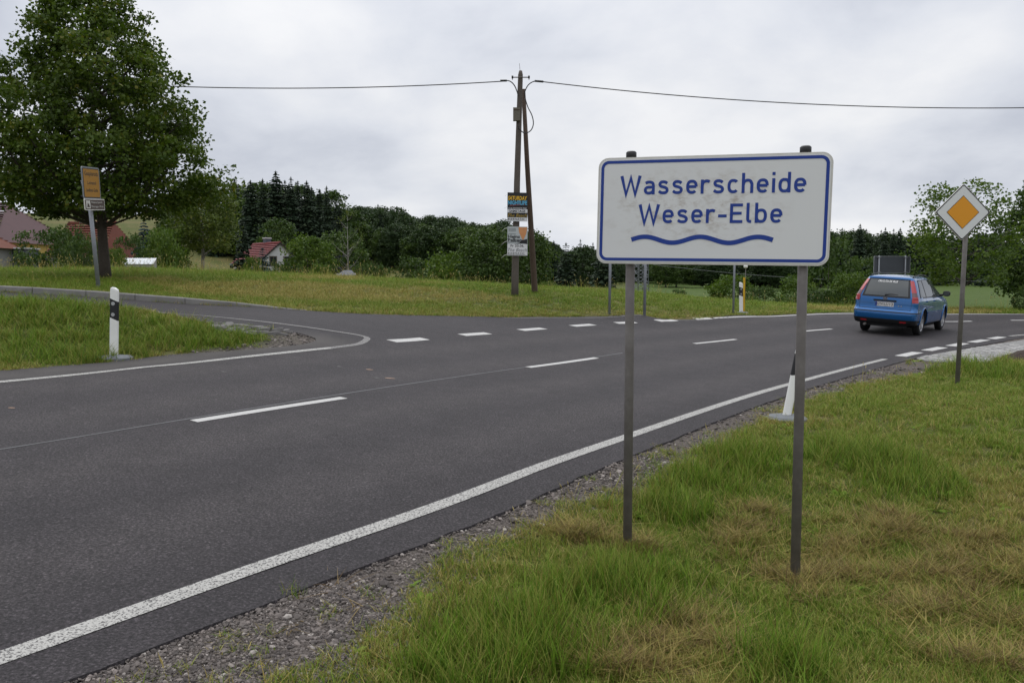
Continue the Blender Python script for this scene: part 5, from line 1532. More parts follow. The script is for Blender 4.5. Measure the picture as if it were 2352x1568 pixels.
M_SEATC = mat('seat_fabric', (0.03, 0.03, 0.034), 0.9)

TZ    = (0.265, 0.29, 0.34, 0.45, 0.57, 0.615, 0.64, 0.70, 0.85, 0.955, 1.00, 1.10, 1.22, 1.34, 1.405, 1.44, 1.47, 1.488, 1.50)
T_REAR= (0.14, 0.07, 0.035, 0.005, 0.0, 0.02, 0.055, 0.070, 0.075, 0.090, 0.108, 0.155, 0.222, 0.296, 0.340, 0.345, 0.44, 0.62, 1.0)
T_FRNT= (4.28, 4.40, 4.44, 4.465, 4.47, 4.465, 4.45, 4.42, 4.12, 3.62, 3.42, 3.17, 2.90, 2.62, 2.45, 2.32, 2.13, 1.95, 1.6)
T_W   = (0.84, 0.88, 0.898, 0.913, 0.922, 0.920, 0.916, 0.915, 0.912, 0.892, 0.870, 0.828, 0.775, 0.718, 0.680, 0.640, 0.56, 0.43, 0.20)
fz = lambda T: (lambda z: float(np.interp(z, TZ, T)))
rear_x, front_x, half_w = fz(T_REAR), fz(T_FRNT), fz(T_W)
def corner_r(z): return 0.17 if z < 0.95 else 0.15
def bow(z): return 0.075 if z < 1.3 else 0.09
def plan(z, n_r=10, n_c=7, n_s=26):
    """Half outline (left side, y>=0) at height z from the middle of the tail to the middle of the nose."""
    w, x0, x1 = half_w(z), rear_x(z), front_x(z)
    rc = min(corner_r(z), w * 0.6); bo_ = bow(z) * min(1, w / 0.8)
    o = []
    yl = w - rc
    for k in range(n_r): 
        y = yl * k / n_r; o.append((x0 + bo_ * (y / yl) ** 2 * 0.55, y))
    xs = x0 + bo_ * 0.55
    for k in range(n_c):
        a = R(90 * k / n_c); o.append((xs + rc * (1 - math.cos(a)) * 1.15, yl + rc * math.sin(a)))
    xa = xs + rc * 1.15; rf = min(0.42, w * 0.55); fb = 0.16 * min(1, w / 0.8)
    xb = x1 - rf * 0.75 - fb
    for k in range(n_s):
        t = k / n_s; x = xa + (xb - xa) * t
        o.append((x, w * (1 - 0.05 * max(0, (t - 0.7) / 0.3) ** 2 - 0.03 * max(0, (0.15 - t) / 0.15) ** 2 + 0.0)))
    w2 = o[-1][1]
    for k in range(n_c):
        a = R(90 * k / n_c); o.append((xb + rf * 0.75 * math.sin(a), (w2 - rf * 0.6) + rf * 0.6 * math.cos(a)))
    ye = w2 - rf * 0.6
    for k in range(n_r + 1):
        y = ye * (1 - k / n_r); o.append((xb + rf * 0.75 + fb * (1 - (y / ye) ** 2), y))
    return o
def loop_at(z):
    h = plan(z)
    return [(x, y, z) for x, y in h] + [(x, -y, z) for x, y in reversed(h[1:-1])]
levels = sorted(set(list(TZ) + [0.40, 0.51, 0.78, 0.91, 1.05, 1.16, 1.28, 1.38, 1.455, 1.48, 1.494]))
shell = MB()
shell.loops([loop_at(z) for z in levels], caps=(True, False), smooth=True)
last = loop_at(levels[-1]); o = len(shell.v) - len(last)
shell.v.append((sum(q[0] for q in last) / len(last), 0, 1.502)); cidx = len(shell.v) - 1
for k in range(len(last)):
    shell.f.append((o + k, o + (k + 1) % len(last), cidx)); shell.m.append(0); shell.sm.append(True)
body_me = shell.mesh('body', [M_CAR, M_UNDER])
AX = (0.96, 3.60); TRK = 0.765
# wheel arches are cut out of the shell
tmp = bpy.data.objects.new('body_tmp', body_me); COL.objects.link(tmp)
cutters = []
for x in AX:
    for s_ in (-1, 1):
        cm = MB().tube([(x, s_ * 0.60, 0.335), (x, s_ * 1.1, 0.335)], 0.362, 40)
        cm.m = [1] * len(cm.m)
        co_ = bpy.data.objects.new('cut', cm.mesh('cut', [M_CAR, M_UNDER])); COL.objects.link(co_); cutters.append(co_)
        md = tmp.modifiers.new('b', 'BOOLEAN'); md.operation = 'DIFFERENCE'; md.object = co_; md.solver = 'EXACT'
bpy.context.view_layer.update()
cut_me = bpy.data.meshes.new_from_object(tmp.evaluated_get(bpy.context.evaluated_depsgraph_get()))
for c_ in cutters + [tmp]: bpy.data.objects.remove(c_)
for pgn in cut_me.polygons:
    c_ = pgn.center
    if c_.z < 0.285 or (c_.z < 0.40 and c_.x < 0.5): pgn.material_index = 1

# place on the road: wheels touch the sloping surface
rw = at(2118, 771.5); HEAD = R(39)
fw = np.array((math.sin(HEAD), math.cos(HEAD))); lf = np.array((-fw[1], fw[0]))
rear_mid = rw[:2] + lf * 0.80                      # middle of the rear axle
o2 = rear_mid - fw * AX[0]
def gpt(f, l): q = o2 + fw * f + lf * l; return Vector((q[0], q[1], gz(*q) + ROADZ))
pr_l, pr_r, pf = gpt(AX[0], TRK), gpt(AX[0], -TRK), (gpt(AX[1], TRK) + gpt(AX[1], -TRK)) / 2
vy = (pr_l - pr_r).normalized(); vx = (pf - (pr_l + pr_r) / 2); vx = (vx - vy * vx.dot(vy)).normalized(); vz_ = vx.cross(vy)
org = (pr_l + pr_r) / 2 - vx * AX[0]
car = empty('estate_car', mw=Matrix((( vx.x, vy.x, vz_.x, org.x), (vx.y, vy.y, vz_.y, org.y), (vx.z, vy.z, vz_.z, org.z), (0, 0, 0, 1))))
car.scale = (0.96, 0.885, 1.06)
tag(car, 'blue estate car driving away round the bend', 'car')
link('body', cut_me, car)

def side_patch(pts, off, s_, nz=6):
    """Panel on the side of the body: pts = (x, z) outline as bottom-rear, bottom-front, top-front, top-rear."""
    (xa, za), (xb, zb_), (xc, zc2), (xd, zd) = pts
    V = []
    for j in range(nz + 1):
        t = j / nz
        for k in range(7):
            u_ = k / 6
            x = (xa + (xb - xa) * u_) * (1 - t) + (xd + (xc - xd) * u_) * t
            z = (za + (zb_ - za) * u_) * (1 - t) + (zd + (zc2 - zd) * u_) * t
            h = plan(z); hx = [q[0] for q in h[:-12]]; hy = [q[1] for q in h[:-12]]
            y = float(np.interp(x, hx, hy)) + off
            V.append((x, s_ * y, z + off * 0.3))
    F = [(j * 7 + k, j * 7 + k + 1, (j + 1) * 7 + k + 1, (j + 1) * 7 + k) for j in range(nz) for k in range(6)]
    if s_ < 0: F = [f[::-1] for f in F]
    return V, [f[::-1] for f in F]
def rear_patch(y0, y1, z0, z1, off, y0t=None, y1t=None, ny=10, nz=6):
    """Panel on the tail between y0..y1 (y0t..y1t at the top) and z0..z1."""
    y0t = y0 if y0t is None else y0t; y1t = y1 if y1t is None else y1t
    V = []
    for j in range(nz + 1):
        t = j / nz; z = z0 + (z1 - z0) * t; h = plan(z)[:18]
        hy = [q[1] for q in h]; hx = [q[0] for q in h]
        for k in range(ny + 1):
            y = (y0 + (y1 - y0) * k / ny) * (1 - t) + (y0t + (y1t - y0t) * k / ny) * t
            V.append((float(np.interp(abs(y), hy, hx)) - off, y, z + off * 0.3))
    n = ny + 1
    return V, [(j * n + k, j * n + k + 1, (j + 1) * n + k + 1, (j + 1) * n + k) for j in range(nz) for k in range(ny)]
def wrap_patch(z0, z1, f0, f1, off, s_, f0t=None, f1t=None, nz=8, nf=8):
    """Panel that wraps the rear corner: f runs along the half outline (index units)."""
    f0t = f0 if f0t is None else f0t; f1t = f1 if f1t is None else f1t
    V = []
    for j in range(nz + 1):
        t = j / nz; z = z0 + (z1 - z0) * t; h = plan(z)
        for k in range(nf + 1):
            f = (f0 + (f1 - f0) * k / nf) * (1 - t) + (f0t + (f1t - f0t) * k / nf) * t
            x = float(np.interp(f, range(len(h)), [q[0] for q in h])); y = float(np.interp(f, range(len(h)), [q[1] for q in h]))
            g0 = min(max(f, 0.5), len(h) - 1.5); xa, ya = (float(np.interp(g0 - 0.5, range(len(h)), [q[i] for q in h])) for i in (0, 1)); xb, yb = (float(np.interp(g0 + 0.5, range(len(h)), [q[i] for q in h])) for i in (0, 1))
            d = math.hypot(xb - xa, yb - ya) or 1; nx, ny_ = -(yb - ya) / d, (xb - xa) / d
            V.append((x + nx * off, s_ * (y + ny_ * off), z))
    n = nf + 1
    F = [(j * n + k, j * n + k + 1, (j + 1) * n + k + 1, (j + 1) * n + k) for j in range(nz) for k in range(nf)]
    return V, (F if s_ > 0 else [f[::-1] for f in F])
def put(name, VF, m_, parent=car): return MB().add(*VF, smooth=True).build(name, m_, parent)

# glass
trim = put('rear_window_surround', rear_patch(-0.695, 0.695, 0.945, 1.405, 0.004, -0.585, 0.585), M_TRIM)
rwin = put('rear_window', rear_patch(-0.625, 0.625, 0.985, 1.385, 0.008, -0.535, 0.535), M_GLASS)
for s_ in (1, -1):
    tr = put('window_surround', side_patch([(0.46, 0.955), (3.22, 0.945), (2.36, 1.415), (0.66, 1.400)], 0.004, s_), M_TRIM)
    for q in ([(0.50, 0.985), (1.04, 0.980), (1.02, 1.385), (0.68, 1.370)], [(1.12, 0.980), (1.94, 0.975), (1.94, 1.398), (1.10, 1.388)], [(2.02, 0.975), (3.02, 0.968), (2.34, 1.392), (2.02, 1.398)]):
        put('side_window', side_patch(q, 0.009, s_), M_GLASS)
# windscreen
Vw = []
for j in range(7):
    t = j / 6; z = 0.985 + (1.40 - 0.985) * t
    h = plan(z)[-11:]
    for k in range(13):
        y = (0.62 - 0.08 * t) * (1 - k / 6); xx = float(np.interp(abs(y), [q[1] for q in reversed(h)], [q[0] for q in reversed(h)]))
        Vw.append((xx + 0.008, y, z + 0.004))
put('windscreen', (Vw, [(j * 13 + k, j * 13 + k + 1, (j + 1) * 13 + k + 1, (j + 1) * 13 + k) for j in range(6) for k in range(12)]), M_GLASS)
# tail lights up the corners
for s_ in (1, -1):
    tl_ = empty('tail_light'); tl_.parent = car
    put('red_lens', wrap_patch(1.09, 1.385, 10.4, 14.6, 0.012, s_, 10.8, 13.8), M_LRED, tl_)
    put('smoke_lens', wrap_patch(0.99, 1.088, 10.2, 14.9, 0.012, s_, 10.4, 14.6), M_LCLR, tl_)
    put('red_lens', wrap_patch(0.84, 0.988, 10.3, 14.9, 0.012, s_, 10.2, 14.9), M_LRED, tl_)
# tailgate creases, bumper strip, lower apron
for z, w in ((0.775, 0.66),): put('tailgate_crease', rear_patch(-w, w, z, z + 0.012, 0.005, nz=1), M_CAR)
for s_ in (-1, 1): put('tailgate_gap', rear_patch(s_ * 0.735 - 0.004, s_ * 0.735 + 0.004, 0.66, 0.95, 0.003, ny=1), M_TRIM)
put('tailgate_gap', rear_patch(-0.735, 0.735, 0.652, 0.662, 0.003, nz=1), M_TRIM)
bs_ = [wrap_patch(0.575, 0.602, 0.0, 19.0, 0.006, s_, nz=1, nf=24) for s_ in (1, -1)]
for q in bs_: put('bumper_strip', q, M_TRIM)
for s_ in (1, -1): put('rear_apron', wrap_patch(0.205, 0.375, 0.0, 9.0, 0.008, s_, 0.0, 13.5, nz=3, nf=20), M_UNDER)
for s_ in (1, -1): put('apron_edge', wrap_patch(0.385, 0.408, 0.0, 15.2, 0.010, s_, nz=1, nf=20), M_TRIM)
for s_ in (1, -1): put('rear_reflector', rear_patch(s_ * 0.56 - 0.09, s_ * 0.56 + 0.09, 0.325, 0.362, 0.013, nz=1, ny=3), M_LRED)
for s_ in (1, -1): put('side_rub_strip', side_patch([(1.36, 0.545), (3.18, 0.545), (3.18, 0.578), (1.36, 0.578)], 0.010, s_, nz=1), M_CAR)
for s_ in (1, -1):
    for x0_, x1_ in ((1.085, 1.90), (1.98, 3.02)):
        for xa in (x0_, x1_):
            put('door_gap', side_patch([(xa - 0.004, 0.30), (xa + 0.004, 0.30), (xa + 0.004, 0.955), (xa - 0.004, 0.955)], 0.003, s_, nz=4), M_TRIM)
        MB().box((x0_ + 0.14, s_ * 0.925, 0.865), (0.19, 0.035, 0.03)).build('door_handle', M_CAR, car)
# handle bar, plate, badge, wiper, sticker
MB().box((0.062, 0, 0.865), (0.045, 0.64, 0.042)).build('tailgate_handle', M_TRIM, car)
pl_ = empty('number_plate'); pl_.parent = car; pl_.location = (0.063, 0, 0.775); pl_.rotation_euler = (0, 0, R(-90))
MB().box((0, 0.0, 0), (0.52, 0.012, 0.112)).build('plate', M_PLATE, pl_)
MB().box((-0.238, -0.007, 0), (0.044, 0.003, 0.104)).build('country_strip', M_PLBL, pl_)
letters('GTH', pl_, -0.135, -0.037, 0.155, 0.074, M_SIGNK, -0.0085, bold=0.015)
letters('LU', pl_, 0.055, -0.037, 0.105, 0.074, M_SIGNK, -0.0085, bold=0.015)
letters('13', pl_, 0.19, -0.037, 0.09, 0.074, M_SIGNK, -0.0085, bold=0.015)
for z in (0.018, -0.018):
    MB().loops([[(-0.024 + 0.013 * math.cos(t), -0.0065 - d, z + 0.013 * math.sin(t)) for t in np.linspace(0, 6.283, 13)[:-1]] for d in (0, 0.003)]).build('seal', M_STEEL_L, pl_)
def oval(a, b, x, z, m_, name, par, d0, d1):
    return MB().loops([[(x - d, a * math.cos(t), z + b * math.sin(t)) for t in np.linspace(0, 6.283, 25)[:-1]] for d in (d0, d1)]).build(name, m_, par)
bd = empty('badge'); bd.parent = car
oval(0.072, 0.031, 0.082, 0.918, M_CHROME, 'badge_ring', bd, -0.01, 0.006); oval(0.064, 0.025, 0.082, 0.918, M_BADGE, 'badge_oval', bd, 0.004, 0.009)
oval(0.040, 0.009, 0.082, 0.918, M_CHROME, 'badge_mark', bd, 0.008, 0.0105)
for y in (-0.40, -0.475): MB().box((0.068, y, 0.745), (0.01, 0.035, 0.022)).build('trim_mark', M_CHROME, car)
MB().tube([(0.100, 0.02, 1.005), (0.110, -0.12, 1.03), (0.122, -0.34, 1.022)], [0.022, 0.014, 0.007], 6).build('rear_wiper', M_TRIM, car)
dc_ = empty('window_sticker'); dc_.parent = car; zz = 1.318
dc_.location = (rear_x(zz) - 0.016, 0.02, zz); dc_.rotation_euler = (R(0), 0, R(-90))
sl = math.atan2(rear_x(1.38) - rear_x(1.28), 0.1)
lt = letters('CRUCUTA DE VILLE', dc_, 0, 0, 0.56, 0.062, M_DECAL, 0.0, bold=0.03, shear=0.15); lt.rotation_euler = (-sl, 0, 0)
# roof rails, mirrors, spoiler lip, exhaust
for s_ in (1, -1):
    MB().tube([(0.52, s_ * 0.605, 1.455), (0.62, s_ * 0.60, 1.492), (1.3, s_ * 0.585, 1.520), (2.0, s_ * 0.575, 1.500), (2.25, s_ * 0.575, 1.465)], 0.014, 8).build('roof_rail', M_TRIM, car)
    mr = empty('mirror'); mr.parent = car
    MB().tube([(2.92, s_ * 0.86, 0.985), (2.95, s_ * 0.96, 1.0)], [0.035, 0.025], 8).build('arm', M_TRIM, mr)
    ringm = []
    for dx_, k_ in ((-0.06, 0.85), (-0.05, 1.0), (0.03, 0.95), (0.09, 0.45)):
        ringm.append([(2.95 + dx_, s_ * (1.045 + 0.105 * k_ * a_), 1.035 + 0.072 * k_ * b_) for a_, b_ in rrect(2, 2, 0.7, 4)])
    MB().loops(ringm, smooth=True).build('housing', M_TRIM, mr)
    MB().box((2.886, s_ * 1.045, 1.035), (0.006, 0.165, 0.105)).build('mirror_glass', M_GLASS, mr)
put('spoiler_lip', rear_patch(-0.60, 0.60, 1.398, 1.438, 0.035, -0.585, 0.585, nz=2), M_CAR)
MB().tube([(0.02, 0.52, 0.235), (0.35, 0.52, 0.245)], 0.032, 12).build('exhaust', M_STEEL, car)
MB().box((2.3, 0, 0.21), (2.4, 1.35, 0.10)).build('floor_pan', M_UNDER, car)
MB().tube([(AX[0], -0.7, 0.30), (AX[0], 0.7, 0.30)], 0.05, 8).build('rear_axle', M_UNDER, car)
# arch lips and wheels
for x in AX:
    for s_ in (1, -1):
        pts_ = []
        for a in np.linspace(R(-12), R(192), 26):
            xx, zz2 = x + 0.368 * math.cos(a), 0.335 + 0.368 * math.sin(a)
            h = plan(max(zz2, 0.18)); y = float(np.interp(xx, [q[0] for q in h[:-12]], [q[1] for q in h[:-12]]))
            pts_.append((xx, s_ * (y + 0.004), zz2))
        MB().tube(pts_, 0.016, 6).build('arch_lip', M_CAR, car)
        wh = empty('wheel'); wh.parent = car; wh.location = (x, s_ * TRK, 0.312); wh.rotation_euler = (0, 0, 0 if s_ > 0 else math.pi)
        prof_ = ((-0.10, 0.20), (-0.103, 0.27), (-0.085, 0.305), (-0.05, 0.312), (0.05, 0.312), (0.085, 0.305), (0.103, 0.27), (0.098, 0.205))
        MB().loops([[(r_ * math.cos(t), y, r_ * math.sin(t)) for t in np.linspace(0, 6.2832, 37)[:-1]] for y, r_ in prof_], caps=(True, False), smooth=True).build('tyre', M_TYRE, wh)
        rm = MB().loops([[(r_ * math.cos(t), y, r_ * math.sin(t)) for t in np.linspace(0, 6.2832, 37)[:-1]] for y, r_ in ((0.085, 0.212), (0.098, 0.206), (0.090, 0.192), (0.03, 0.185))], caps=(False, False), smooth=True)
        for k in range(5):
            a = 2 * math.pi * k / 5 + 0.3; u_ = Vector((math.cos(a), 0, math.sin(a))); v_ = Vector((-math.sin(a), 0, math.cos(a)))
            for sg in (-1, 1):
                ring_ = lambda r_, w_, y: [u_ * r_ + v_ * (sg * 0.022 + w_ * c_) * (0.6 + r_ * 2.4) + Vector((0, y + d_, 0)) for c_, d_ in ((-1, -0.01), (1, -0.01), (0.7, 0.008), (-0.7, 0.008))]
                rm.loops([ring_(0.03, 0.016, 0.078), ring_(0.19, 0.014, 0.080)])
        rm.tube([(0, 0.03, 0), (0, 0.088, 0)], 0.05, 16)
        rm.build('rim', M_ALLOY, wh)
        MB().loops([[(0.183 * math.cos(t), y, 0.183 * math.sin(t)) for t in np.linspace(0, 6.2832, 25)[:-1]] for y in (0.02, 0.032)]).build('brake_disc', M_UNDER, wh)
# dark interior silhouettes behind the glass are part of the cabin
# ------------------------------------------------------------------ houses
M_TILE_R = mat('roof_tile_red', (0.17, 0.042, 0.022), 0.75, var=(2.5, (0.12, 0.034, 0.02), 0.3))
M_TILE_O = mat('roof_tile_orange', (0.17, 0.052, 0.026), 0.75, var=(2.5, (0.12, 0.038, 0.022), 0.3))
M_TILE_D = mat('roof_tile_dark_red', (0.095, 0.044, 0.047), 0.65, var=(2, (0.07, 0.034, 0.037), 0.3))
M_TILE_P = mat('roof_tile_crimson', (0.21, 0.036, 0.038), 0.6, var=(2, (0.16, 0.03, 0.03), 0.3))
M_SLATE = mat('slate_grey', (0.075, 0.085, 0.11), 0.6, var=(3, (0.055, 0.062, 0.08), 0.3))
M_WALLW = mat('render_white', (0.55, 0.55, 0.56), 0.85, var=(2, (0.48, 0.48, 0.48), 0.3))
M_WALLG = mat('render_grey', (0.27, 0.27, 0.26), 0.85, var=(2, (0.22, 0.22, 0.21), 0.3))
M_WALLY = mat('render_yellow', (0.50, 0.36, 0.10), 0.85, var=(2, (0.44, 0.32, 0.10), 0.3))
M_WIN = mat('window_glass_dark', (0.02, 0.024, 0.028), 0.08, 0, 0.8)
M_WFR = mat('window_frame', (0.10, 0.08, 0.06), 0.6)
M_GUT = mat('gutter_zinc', (0.16, 0.17, 0.19), 0.5, 0.4)
M_DARKW = mat('dark_timber', (0.03, 0.025, 0.022), 0.8)
def house(name, label, c, yaw, L, W, eave, ridge, roofm, wallm, course=0.33, hip=(0, 0), over=0.35, base=-1.0, chimney=None, windows=()):
    """Ridge along local x. hip = how far the ridge ends are set in at the left and right."""
    h = empty(name, c, yaw); tag(h, label, 'house')
    w = MB(); x0, x1, y0, y1 = -L/2, L/2, -W/2, W/2
    w.loops([[(x0,y0,z),(x1,y0,z),(x1,y1,z),(x0,y1,z)] for z in (base, eave)])
    for sx_, hp in ((-1, hip[0]), (1, hip[1])):
        if hp == 0:
            X_ = sx_ * L / 2
            w.loops([[(X_ - sx_ * 0.25, y0, eave), (X_ - sx_ * 0.25, y1, eave), (X_ - sx_ * 0.25, 0, ridge - 0.06)], [(X_, y0, eave), (X_, y1, eave), (X_, 0, ridge - 0.06)]])
    w.build('wall', wallm, h)
    rf = empty('roof'); rf.parent = h
    run = W / 2 + over; rise = ridge - eave; drop = rise * over / (W / 2)
    sl = math.hypot(run, rise + drop); n = max(3, int(sl / course))
    for side in (-1, 1):
        for k in range(n):
            t0, t1 = k / n, min(1.0, (k + 1.25) / n)
            def pt(t, xx, lift): return (xx, side * run * (1 - t), eave - drop + (rise + drop) * t + lift)
            xa = lambda t: -L/2 - over + (hip[0] + over) * t if hip[0] else -L/2 - over * 0.7
            xb = lambda t: L/2 + over - (hip[1] + over) * t if hip[1] else L/2 + over * 0.7
            lo, hi = 0.17, 0.02
            V = [pt(t0, xa(t0), lo), pt(t0, xb(t0), lo), pt(t1, xb(t1), hi), pt(t1, xa(t1), hi), pt(t0, xa(t0), lo - 0.05), pt(t0, xb(t0), lo - 0.05), pt(t1, xb(t1), hi - 0.06), pt(t1, xa(t1), hi - 0.06)]
            F = [(0,1,2,3),(7,6,5,4),(0,4,5,1),(1,5,6,2),(2,6,7,3),(3,7,4,0)]
            if side > 0: F = [f[::-1] for f in F]
            MB().add(V, F).build('tile_course', roofm, rf)
        if side < 0: MB().tube([(-L/2 - over, side * (run + 0.06), eave - drop + 0.0), (L/2 + over, side * (run + 0.06), eave - drop + 0.0)], 0.06, 8).build('gutter', M_GUT, rf)
    for sx_, hp in ((-1, hip[0]), (1, hip[1])):
        if hp:
            Xo = sx_ * (L/2 + over)
            MB().add([(Xo, -run, eave - drop + 0.05), (Xo, run, eave - drop + 0.05), (sx_ * (L/2 - hp), 0, ridge + 0.03)], [(0, 1, 2) if sx_ > 0 else (2, 1, 0)]).build('hip_face', roofm, rf)
        else:
            for side in (-1, 1):
                Xo = sx_ * (L/2 + over * 0.72)
                MB().loops([[(Xo - sx_*0.05, side * run, eave - drop - 0.1), (Xo - sx_*0.05, side * run, eave - drop + 0.1), (Xo - sx_*0.05, 0, ridge + 0.1), (Xo - sx_*0.05, 0, ridge - 0.12)],
                            [(Xo, side * run, eave - drop - 0.1), (Xo, side * run, eave - drop + 0.1), (Xo, 0, ridge + 0.1), (Xo, 0, ridge - 0.12)]]).build('barge_board', M_DARKW, rf)
    MB().tube([(-L/2 + hip[0] - 0.2, 0, ridge + 0.05), (L/2 - hip[1] + 0.2, 0, ridge + 0.05)], 0.11, 8).build('ridge_cap', roofm, rf)
    if chimney:
        cx_, cy_, hh, ww = chimney
        ch = MB().box((cx_, cy_, ridge + hh / 2 - 0.7), (ww, ww, hh + 1.4)).build('chimney', M_SLATE, rf)
        MB().box((cx_, cy_, ridge + hh + 0.06), (ww * 1.15, ww * 1.15, 0.12)).build('chimney_cap', M_WALLW, rf)
    for face, u_, z, ww, hh in windows:
        wn_ = empty('window'); wn_.parent = h
        if face == 'gable_r': wn_.location = (L/2 + 0.01, u_, z); wn_.rotation_euler = (0, 0, R(90))
        elif face == 'gable_l': wn_.location = (-L/2 - 0.01, u_, z); wn_.rotation_euler = (0, 0, R(-90))
        else: wn_.location = (u_, -W/2 - 0.01, z)
        q_ = MB()
        for bx0, bz0, bw, bh in ((0, hh/2, ww + .12, .08), (0, -hh/2, ww + .12, .08), (-ww/2, 0, .08, hh), (ww/2, 0, .08, hh), (0, 0, .06, hh)):
            q_.box((bx0, -0.02, bz0), (bw, 0.07 + 0.004 * bh, bh))
        q_.build('frame', M_WFR, wn_)
        MB().box((0, 0.0, 0), (ww - .02, 0.03, hh - .02)).build('pane', M_WIN, wn_)
    return h
def hz(px, py, Y): return float(atY(px, py, Y)[2])
def place(px, Y, b): q = on(px, Y); return (q[0], q[1], b)
# left village
B0 = 1.0
house('house', 'house with dark red ribbed roof and yellow wall at the left edge', place(-32, 66, B0), R(-8), 9.5, 9, hz(50, 551, 62) - B0, hz(50, 470, 66) - B0, M_TILE_D, M_WALLY, course=0.32, hip=(0, 2.6))
house('house', 'grey-walled house with orange roof cut off by the left edge', place(-125, 52, B0), R(-6), 5.0, 6, hz(20, 556, 49) - B0, hz(0, 490, 52) - B0, M_TILE_O, M_WALLG, course=0.26, hip=(0, 2.2))
house('house', 'house with orange-red roof half hidden behind the big trunk', place(226, 60, B0), R(-5), 3.7, 5.5, hz(226, 585, 57) - B0, hz(226, 513, 60) - B0, M_TILE_R, M_WALLW, course=0.26, hip=(0, 0.5))
g_ = place(52, 55, B0)
sh_ = empty('lean_to', g_, R(-8)); tag(sh_, 'low flat-roofed annex below the yellow house wall', 'shed')
zr = hz(52, 571, 55) - B0
MB().box((0, 0, zr), (1.6, 1.6, 0.09)).build('flat_roof', M_WALLW, sh_)
MB().box((0, 0.1, zr / 2 - 0.5), (1.4, 1.3, zr + 0.9)).build('wall', M_SLATE, sh_)
# white gabled house
B1 = 0.6
house('house', 'white gabled house with crimson tiled roof and dark chimney', place(614, 88, B1), R(-46), 5.6, 4.6, hz(640, 602, 88) - B1, hz(640, 560, 88) - B1, M_TILE_P, M_WALLW, course=0.30, over=0.3, chimney=(-0.3, 0.25, 0.55, 0.62),
      windows=(('gable_r', -0.75, hz(640, 600, 88) - B1 - 0.05, 0.75, 0.95), ('gable_r', 0.85, hz(640, 600, 88) - B1 - 0.05, 0.75, 0.95)))
house('shed', 'shed with slate-grey roof behind the bare birch', place(790, 84, 0.3), R(4), 2.4, 3.4, hz(790, 632, 84) - 0.3, hz(790, 591, 84) - 0.3, M_SLATE, M_DARKW, course=0.28, over=0.15)
house('shed', 'tiny red roof peeping over the meadow crest', place(898, 60, -0.5), R(2), 0.7, 1.6, hz(898, 656, 60) + 0.5, hz(898, 646, 60) + 0.5, M_TILE_R, M_DARKW, course=0.25, over=0.1)
for o_ in bpy.data.objects:
    if o_.name.startswith('shed') and o_.get('category'): o_['category'] = 'shed'
# glass cold frame on the bank
M_CFG = mat('pale_glazing', (0.50, 0.53, 0.55), 0.25, 0, 0.6, var=(3, (0.40, 0.43, 0.45), 0.3))
M_CFB = mat('white_glazing_bar', (0.62, 0.62, 0.60), 0.6)
gp = on(326, 40.0); gh = empty('cold_frame', gp, R(0)); tag(gh, 'low garden greenhouse with sloping pale glass right of the big trunk', 'greenhouse')
z0_, z1_ = hz(326, 607, 39.5) - gp[2], hz(326, 593, 40.3) - gp[2]
wg = 76 / FPX * 40
npn = 7
for k in range(npn):
    xa, xb = -wg/2 + wg * k / npn, -wg/2 + wg * (k + 1) / npn - 0.03
    sk = 0.28
    MB().loops([[(xa + sk*0, -0.5, z0_), (xb + sk*0, -0.5, z0_), (xb - sk, 0.5, z1_), (xa - sk, 0.5, z1_)], [(xa, -0.5, z0_ + 0.012), (xb, -0.5, z0_ + 0.012), (xb - sk, 0.5, z1_ + 0.012), (xa - sk, 0.5, z1_ + 0.012)]]).build('pane', M_CFG, gh)
    MB().tube([(xb + 0.015, -0.51, z0_ + 0.01), (xb + 0.015 - sk, 0.51, z1_ + 0.01)], 0.018, 6).build('glazing_bar', M_CFB, gh)
MB().loops([[(-wg/2 - 0.02, -0.48, -0.3), (wg/2, -0.48, -0.3), (wg/2 - 0.28, 0.5, -0.3), (-wg/2 - 0.3, 0.5, -0.3)], [(-wg/2 - 0.02, -0.48, z0_ - 0.01), (wg/2, -0.48, z0_ - 0.01), (wg/2 - 0.28, 0.5, z1_ - 0.02), (-wg/2 - 0.3, 0.5, z1_ - 0.02)]]).build('base', M_WALLG, gh)
# pale canopy at the bare birch
cp2 = on(795, 50); cn = empty('canopy', cp2, R(12)); tag(cn, 'small pale metal canopy at the foot of the bare birch', 'canopy')
za, zb2 = hz(795, 641, 50) - cp2[2], hz(795, 630, 50) - cp2[2]
for x in (-0.5, 0.5): MB().tube([(x, 0, -0.4), (x, 0, zb2)], 0.035, 8).build('post', M_STEEL_L, cn)
MB().tube([(-0.58, 0, zb2), (0.6, 0, zb2 + 0.03)], 0.035, 8).build('beam', M_WALLW, cn)
MB().add([(-0.6, -0.3, zb2 - 0.10), (0.6, -0.3, zb2 - 0.07), (0.35, 0.5, zb2 + 0.24), (-0.1, 0.5, zb2 + 0.24), (-0.6, -0.3, zb2 - 0.08), (0.6, -0.3, zb2 - 0.05), (0.35, 0.5, zb2 + 0.26), (-0.1, 0.5, zb2 + 0.26)], [(0,1,2,3)[::-1],(4,5,6,7),(0,4,5,1)[::-1],(1,5,6,2)[::-1],(2,6,7,3)[::-1],(3,7,4,0)[::-1]]).build('sheet', M_SLATE, cn)
